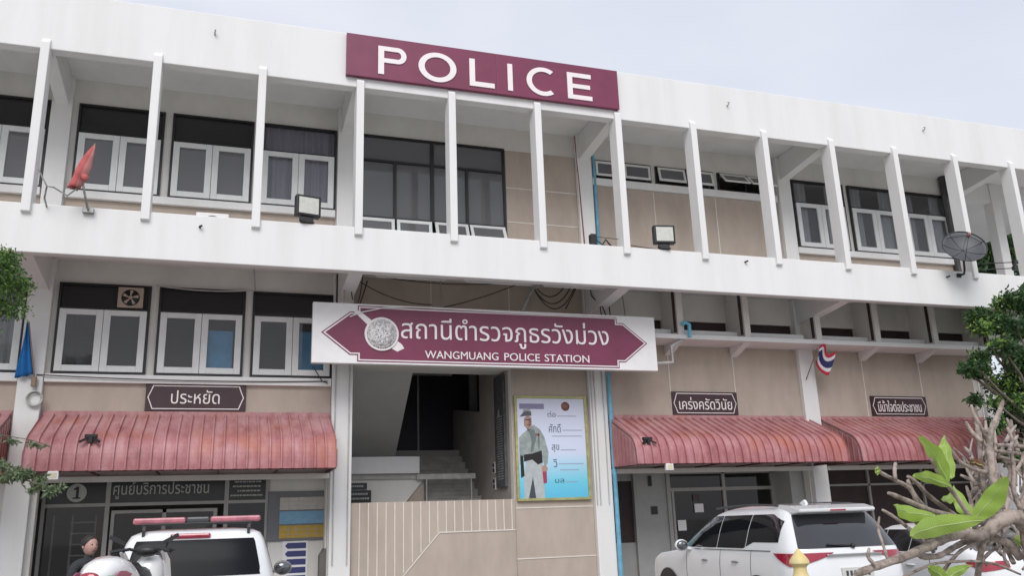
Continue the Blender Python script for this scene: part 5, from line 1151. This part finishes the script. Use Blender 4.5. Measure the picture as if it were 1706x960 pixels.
# right tree
cl = []
for (x, z, rx) in ((19.2, 4.5, .45), (19.55, 5.1, .45), (19.9, 5.8, .5), (20.3, 6.3, .4), (20.5, 5.7, .6), (21.1, 6.3, .6), (20.6, 4.7, .75), (21.5, 5.2, .9), (20.2, 3.7, .7), (21.2, 3.9, .9), (22.4, 4.7, .9), (22.0, 5.9, .7), (20.4, 3.0, .6), (21.6, 2.9, .8), (22.8, 3.6, .9), (19.2, 3.95, .28), (19.0, 4.6, .2), (23.3, 5.5, .8), (19.45, 3.35, .35)):
    for k in range(3): cl.append(((x+rg.uniform(-.3, .3)*rx*1.6, -1.3+rg.uniform(-.5, .5), z+rg.uniform(-.3, .3)*rx*1.4), (rx*.55, rx*.6, rx*.42)))
lm_ = [(jit((21.6, -1.3, 0), (21.4, -1.3, 2.6), 5, .06, rg), .16, .11)]
for c in cl[::2]: lm_.append((jit((21.4, -1.3, 2.4), c[0], 4, .12, rg), .07, .015))
tree('leafy_tree', (21.6, -1.3, 0), lm_, cl, [(lambda i: True, 13000, .13, lg2, 1), (lambda i: i % 3 == 0, 6500, .13, lg1, 2), (lambda i: i % 3 == 1, 4200, .12, lg3, 3)], 'dense dark green tree at the right edge in front of the last awning')
# left tree, thin foliage
cl = []
for (x, z, rx) in ((.1, 5.3, .5), (.45, 5.35, .30), (-.2, 4.9, .55), (.35, 5.0, .35), (.3, 5.68, .3), (-.2, 5.5, .5), (.05, 4.6, .35), (.3, 5.5, .3), (-.9, 5.5, .7), (.05, 4.3, .25), (-.1, 3.9, .3), (.1, 3.45, .18), (.25, 3.35, .14), (-1.5, 4.6, .9), (-1.6, 5.6, .8), (-.6, 4.1, .5)):
    cl.append(((x+rg.uniform(-.05, .05), -2.0+rg.uniform(-.3, .3), z), (rx*.8, rx*.8, rx*.55)))
arm = [Vector((-.1, -2, 2.95)), Vector((.25, -2.05, 2.78)), Vector((.6, -2.1, 2.6)), Vector((.8, -2.1, 2.5)), Vector((1.0, -2.1, 2.42)), Vector((1.2, -2.1, 2.32))]
nA = len(cl)
for t in np.linspace(.05, 1, 16):
    q = arm[min(int(t*5), 4)].lerp(arm[min(int(t*5), 4)+1], t*5-min(int(t*5), 4)); cl.append(((q.x+rg.uniform(-.06, .06), q.y+rg.uniform(-.1, .1), q.z+rg.uniform(-.10, .10)), (rg.uniform(.05, .14), .12, rg.uniform(.04, .09))))
for x, z in ((.35, 3.08), (.6, 3.02), (.85, 2.98), (1.0, 2.95)): cl.append(((x, -2, z), (.10, .08, .035)))
nB = len(cl)
lm_ = [(jit((-1.5, -2, 0), (-1.2, -2, 3.2), 5, .05, rg), .11, .08), ([Vector((-1.3, -2, 2.4)), Vector((-.6, -2, 2.9))]+arm, .035, .006), (jit((.0, -2, 3.2), (1.1, -2, 2.95), 4, .03, rg), .008, .004)]
for c in cl[:nA]: lm_.append((jit((-1.2, -2, 3.1), c[0], 4, .08, rg), .035, .008))
tree('thin_leaved_tree', (-1.5, -2, 0), lm_, cl, [(lambda i: i < nA, 8500, .07, lg1, 4), (lambda i: i < nA, 3800, .065, lg3, 5), (lambda i: i >= nA, 1300, .075, lgrey, 6)], 'light green small-leaved tree reaching in from the left edge')
# trees beyond the right end of the balcony
for bx, by, sc_, lb in ((32.0, 9.0, 1.0, 'dark tree seen through the gap at the right end of the balcony'), (38.5, 15, 1.1, 'larger tree farther back beyond the right end of the building')):
    cl = []
    for k in range(26):
        a = rg.uniform(0, 6.28); q = rg.uniform(0, 2.6); cl.append(((bx+q*math.cos(a), by+q*math.sin(a), 10.8*sc_+rg.uniform(-2.6, 2.4)), (1.0, 1.0, .75)))
    lm_ = [(jit((bx, by, 0), (bx, by, 9), 5, .15, rg), .3, .2)]+[(jit((bx, by, 8.5), c[0], 3, .2, rg), .10, .03) for c in cl[::2]]
    tree('background_tree', (bx, by, 0), lm_, cl, [(lambda i: True, 9000, .26, lg2, 7), (lambda i: i % 3 == 0, 3500, .26, lg1, 8), (lambda i: i % 5 == 0, 1500, .24, lg3, 9)], lb, group=None)

# frangipani in the foreground
fr_ = empty('frangipani_shrub', (6.9, -12.1, 0), 0, 'nearly bare frangipani with thick grey branches and few large leaves, right foreground', 'shrub'); O = Vector((6.9, -12.1, 0))
def F(px, py, dy=0.): return at(px, py, -12.1+dy)
mb = MB(O); fpx = 3.9/1434
def br(pts, w0, w1, dy0=0., dy1=0.):
    n = len(pts); q = [F(p[0], p[1], lin(dy0, dy1, i/(n-1))) for i, p in enumerate(pts)]; s_ = []
    for i in range(n-1):
        for k in range(4):
            t = k/4; s_.append((q[i].lerp(q[i+1], t), i+t))
    s_.append((q[-1], n-1)); P_s = [p for p, _ in s_]
    for it in range(2): P_s = [P_s[0]]+[(P_s[i-1]+P_s[i]*2+P_s[i+1])/4 for i in range(1, len(P_s)-1)]+[P_s[-1]]
    rr_ = [lin(w0, w1, t/(n-1))*fpx*.41*(1+.10*math.sin(i*2.3+pts[0][0])) for i, (_, t) in enumerate(s_)]
    rr_[-1] *= .75
    mb.tube(P_s, rr_, 9)
main = [((1740, 990), (1722, 930), (1712, 880), (1690, 858), (1660, 872), (1640, 893)), ((1640, 893), (1605, 888), (1570, 898), (1545, 912), (1510, 928), (1460, 944), (1425, 958))]
br(main[0], 44, 30, 0, 0); br(main[1], 27, 15, 0, -.25)
br([(1700, 858), (1670, 868), (1640, 880), (1620, 900)], 26, 18, .1, .1)
br([(1645, 900), (1610, 902), (1590, 912), (1565, 928), (1535, 930), (1530, 922)], 16, 11, .1, -.1)
br([(1555, 920), (1543, 900), (1535, 880), (1522, 868)], 10, 7, 0, -.1)
br([(1585, 860), (1560, 862), (1535, 842), (1515, 812), (1490, 800), (1466, 788), (1461, 780)], 13, 8, .2, .0)
br([(1492, 800), (1490, 786), (1492, 772)], 9, 9, .02, .05)
br([(1640, 872), (1600, 864), (1545, 850), (1510, 834), (1480, 822)], 14, 10, .1, -.15)
br([(1600, 866), (1572, 846), (1545, 825), (1528, 805), (1512, 794)], 12, 9, .2, .1)
br([(1530, 842), (1520, 820), (1512, 800)], 11, 9, .1, .1)
br([(1655, 790), (1625, 784), (1600, 772), (1584, 750), (1572, 738)], 11, 7, .1, .0)
br([(1630, 900), (1622, 872), (1600, 838), (1578, 808), (1562, 788), (1550, 762)], 13, 8, 0, -.1)
br([(1668, 850), (1655, 800), (1648, 750), (1652, 712), (1664, 690), (1671, 668)], 22, 10, .05, .1)
br([(1662, 800), (1655, 760), (1640, 722), (1622, 690), (1618, 675)], 13, 8, .2, .25)
br([(1640, 820), (1634, 770), (1630, 720), (1626, 700)], 13, 11, .2, .25)
br([(1640, 720), (1655, 715), (1662, 700)], 14, 12, .1, .1)
for a_, c_ in (((1660, 742), (1720, 748)), ((1658, 752), (1722, 762)), ((1664, 762), (1720, 778)), ((1700, 790), (1680, 770))): br([a_, ((a_[0]+c_[0])/2, (a_[1]+c_[1])/2-2), c_], 9, 12, .25, .35)
br([(1700, 850), (1688, 820), (1690, 780), (1684, 752), (1688, 735), (1678, 712)], 13, 8, .15, .2)
br([(1672, 865), (1680, 832), (1676, 805), (1668, 790)], 12, 9, .1, .2)
br([(1712, 880), (1700, 850), (1706, 815), (1715, 790)], 15, 10, .2, .3)
br([(1660, 880), (1652, 845), (1640, 815), (1618, 800), (1600, 792)], 12, 8, .2, .3)
br([(1700, 930), (1680, 905), (1650, 895)], 24, 18, .1, .1)
br([(1628, 975), (1632, 930), (1640, 900)], 16, 14, .1, .0)
br([(1560, 970), (1580, 940), (1600, 918), (1625, 905)], 9, 8, .05, 0)
br([(1500, 965), (1530, 950), (1560, 938), (1620, 935), (1660, 940), (1700, 958)], 7, 6, -.1, .1)
br([(1460, 944), (1445, 930), (1448, 915)], 9, 7, -.25, -.2)
br([(1480, 936), (1470, 905), (1462, 882), (1465, 862)], 7, 5, -.2, -.1)
br([(1510, 878), (1490, 862), (1470, 850)], 9, 7, .1, .1); br([(1545, 905), (1525, 890), (1510, 878)], 9, 9, 0, .1)
rgb_ = random.Random(9)
for k in range(85):      # short stubs and side twigs of the crowded right part
    x = rgb_.uniform(1615, 1720); y = rgb_.uniform(735, 950); a = rgb_.uniform(-2.4, -.7); L_ = rgb_.uniform(22, 60); d = rgb_.uniform(.1, .6)
    br([(x, y), (x+math.cos(a)*L_*.5+rgb_.uniform(-5, 5), y+math.sin(a)*L_*.5), (x+math.cos(a)*L_, y+math.sin(a)*L_)], *((rgb_.uniform(9, 14), rgb_.uniform(6, 9)) if k < 40 else (6, 4)), d, d+.1)
tr_ = F(1740, 990); mb.tube([tr_+Vector((-.02, 0, .02)), tr_+Vector((.06, .05, -.4)), Vector((7.1, -12.0, .4)), Vector((7.1, -12.0, 0))], [.06, .065, .075, .09], 10)
mb.build('branches', barkg, fr_)
lfm = bpy.data.materials.new('frangipani_leaf'); lfm.use_nodes = True; n = lfm.node_tree; n.nodes.clear(); o = n.nodes.new('ShaderNodeOutputMaterial'); p = n.nodes.new('ShaderNodeBsdfPrincipled'); p.inputs['Roughness'].default_value = .38
t = n.nodes.new('ShaderNodeBsdfTranslucent'); mx = n.nodes.new('ShaderNodeMixShader'); mx.inputs[0].default_value = .4
uvn = n.nodes.new('ShaderNodeUVMap'); wv = n.nodes.new('ShaderNodeTexWave'); wv.wave_type = 'BANDS'; wv.bands_direction = 'X'; wv.inputs['Scale'].default_value = 9; wv.inputs['Distortion'].default_value = .6
r = n.nodes.new('ShaderNodeValToRGB'); r.color_ramp.elements[0].color = (.27, .42, .06, 1); r.color_ramp.elements[1].color = (.36, .52, .10, 1); r.color_ramp.elements[0].position = .0; r.color_ramp.elements[1].position = .25
oi = n.nodes.new('ShaderNodeObjectInfo'); n.links.new(uvn.outputs[0], wv.inputs['Vector']); n.links.new(wv.outputs['Fac'], r.inputs[0]); n.links.new(r.outputs[0], p.inputs['Base Color']); n.links.new(r.outputs[0], t.inputs[0]); n.links.new(p.outputs[0], mx.inputs[1]); n.links.new(t.outputs[0], mx.inputs[2]); n.links.new(mx.outputs[0], o.inputs[0])
vein = mat('leaf_midrib', (.40, .48, .22), .5)
def big_leaf(a, b, w_, dya=0., dyb=0., roll=.0, curl=.15, m_=None):
    A = F(a[0], a[1], dya)-O; B_ = F(b[0], b[1], dyb)-O; d = B_-A; L_ = d.length; d.normalize(); view = (A+O-Vector((CX, CY, CZ))).normalized()
    s_ = d.cross(view).normalized(); nn = s_.cross(d).normalized(); s_ = (s_*math.cos(roll)+nn*math.sin(roll)).normalized(); nn = s_.cross(d).normalized()
    mb = MB(); nu, nv = 18, 6; W2 = w_*fpx*.44; V = []; UV = {}
    for i in range(nu+1):
        t = i/nu; wd = W2*(math.sin(math.pi*min(1, t**.85))**.75)*(1 if t < .995 else 0)+.0008; row = []
        for j in range(-nv//2, nv//2+1):
            q = j/(nv/2); p_ = A+d*(L_*t)+s_*(wd*q)-nn*(curl*L_*(t-.5)**2*1.6)+nn*(abs(q)**1.3*wd*.35)+nn*(.006*math.sin(t*17+q*2))
            v = mb.bm.verts.new(p_); UV[v] = (t+abs(q)*.12, .5+q*.5); row.append(v)
        V.append(row)
    uvl = mb.bm.loops.layers.uv.new('UVMap')
    for i in range(nu):
        for j in range(nv):
            f = mb.bm.faces.new((V[i][j], V[i+1][j], V[i+1][j+1], V[i][j+1])); f.smooth = True
            for l in f.loops: l[uvl].uv = UV[l.vert]
    rib = [V[i][nv//2].co.copy()+O for i in range(nu+1)]
    o = mb.build('leaf', m_ or lfm, fr_, clean=False)
    rb = MB(O); rb.tube(rib, [.0032*(1-.7*i/nu) for i in range(nu+1)], 5); rb.build('midrib', vein, o, True)
big_leaf((1582, 800), (1533, 720), 34, -.1, -.15, .5, .3); big_leaf((1584, 800), (1572, 728), 36, -.1, .0, -.5, .1); big_leaf((1580, 806), (1514, 788), 26, -.1, -.1, .4, .35)
big_leaf((1618, 866), (1494, 893), 42, -.1, -.3, .25, .25); big_leaf((1545, 862), (1478, 846), 32, -.1, -.2, -.4, .3); big_leaf((1624, 868), (1682, 794), 44, -.08, -.3, .3, .2)
big_leaf((1620, 868), (1588, 812), 34, -.05, .1, -.5, .1); big_leaf((1572, 838), (1590, 822), 24, 0, .15, .5, .1); big_leaf((1578, 966), (1545, 944), 26, -.1, -.1, .3, .1); big_leaf((1572, 966), (1612, 944), 24, -.1, 0, -.3, .2)
big_leaf((1462, 792), (1461, 776), 10, 0, 0, 0, .1); big_leaf((1690, 905), (1712, 895), 22, .1, .1, 0, .1)
big_leaf((1638, 775), (1610, 768), 18, .1, .1, .5, .4, mat('dead_leaf', (.30, .13, .07), .8, .3, 20))
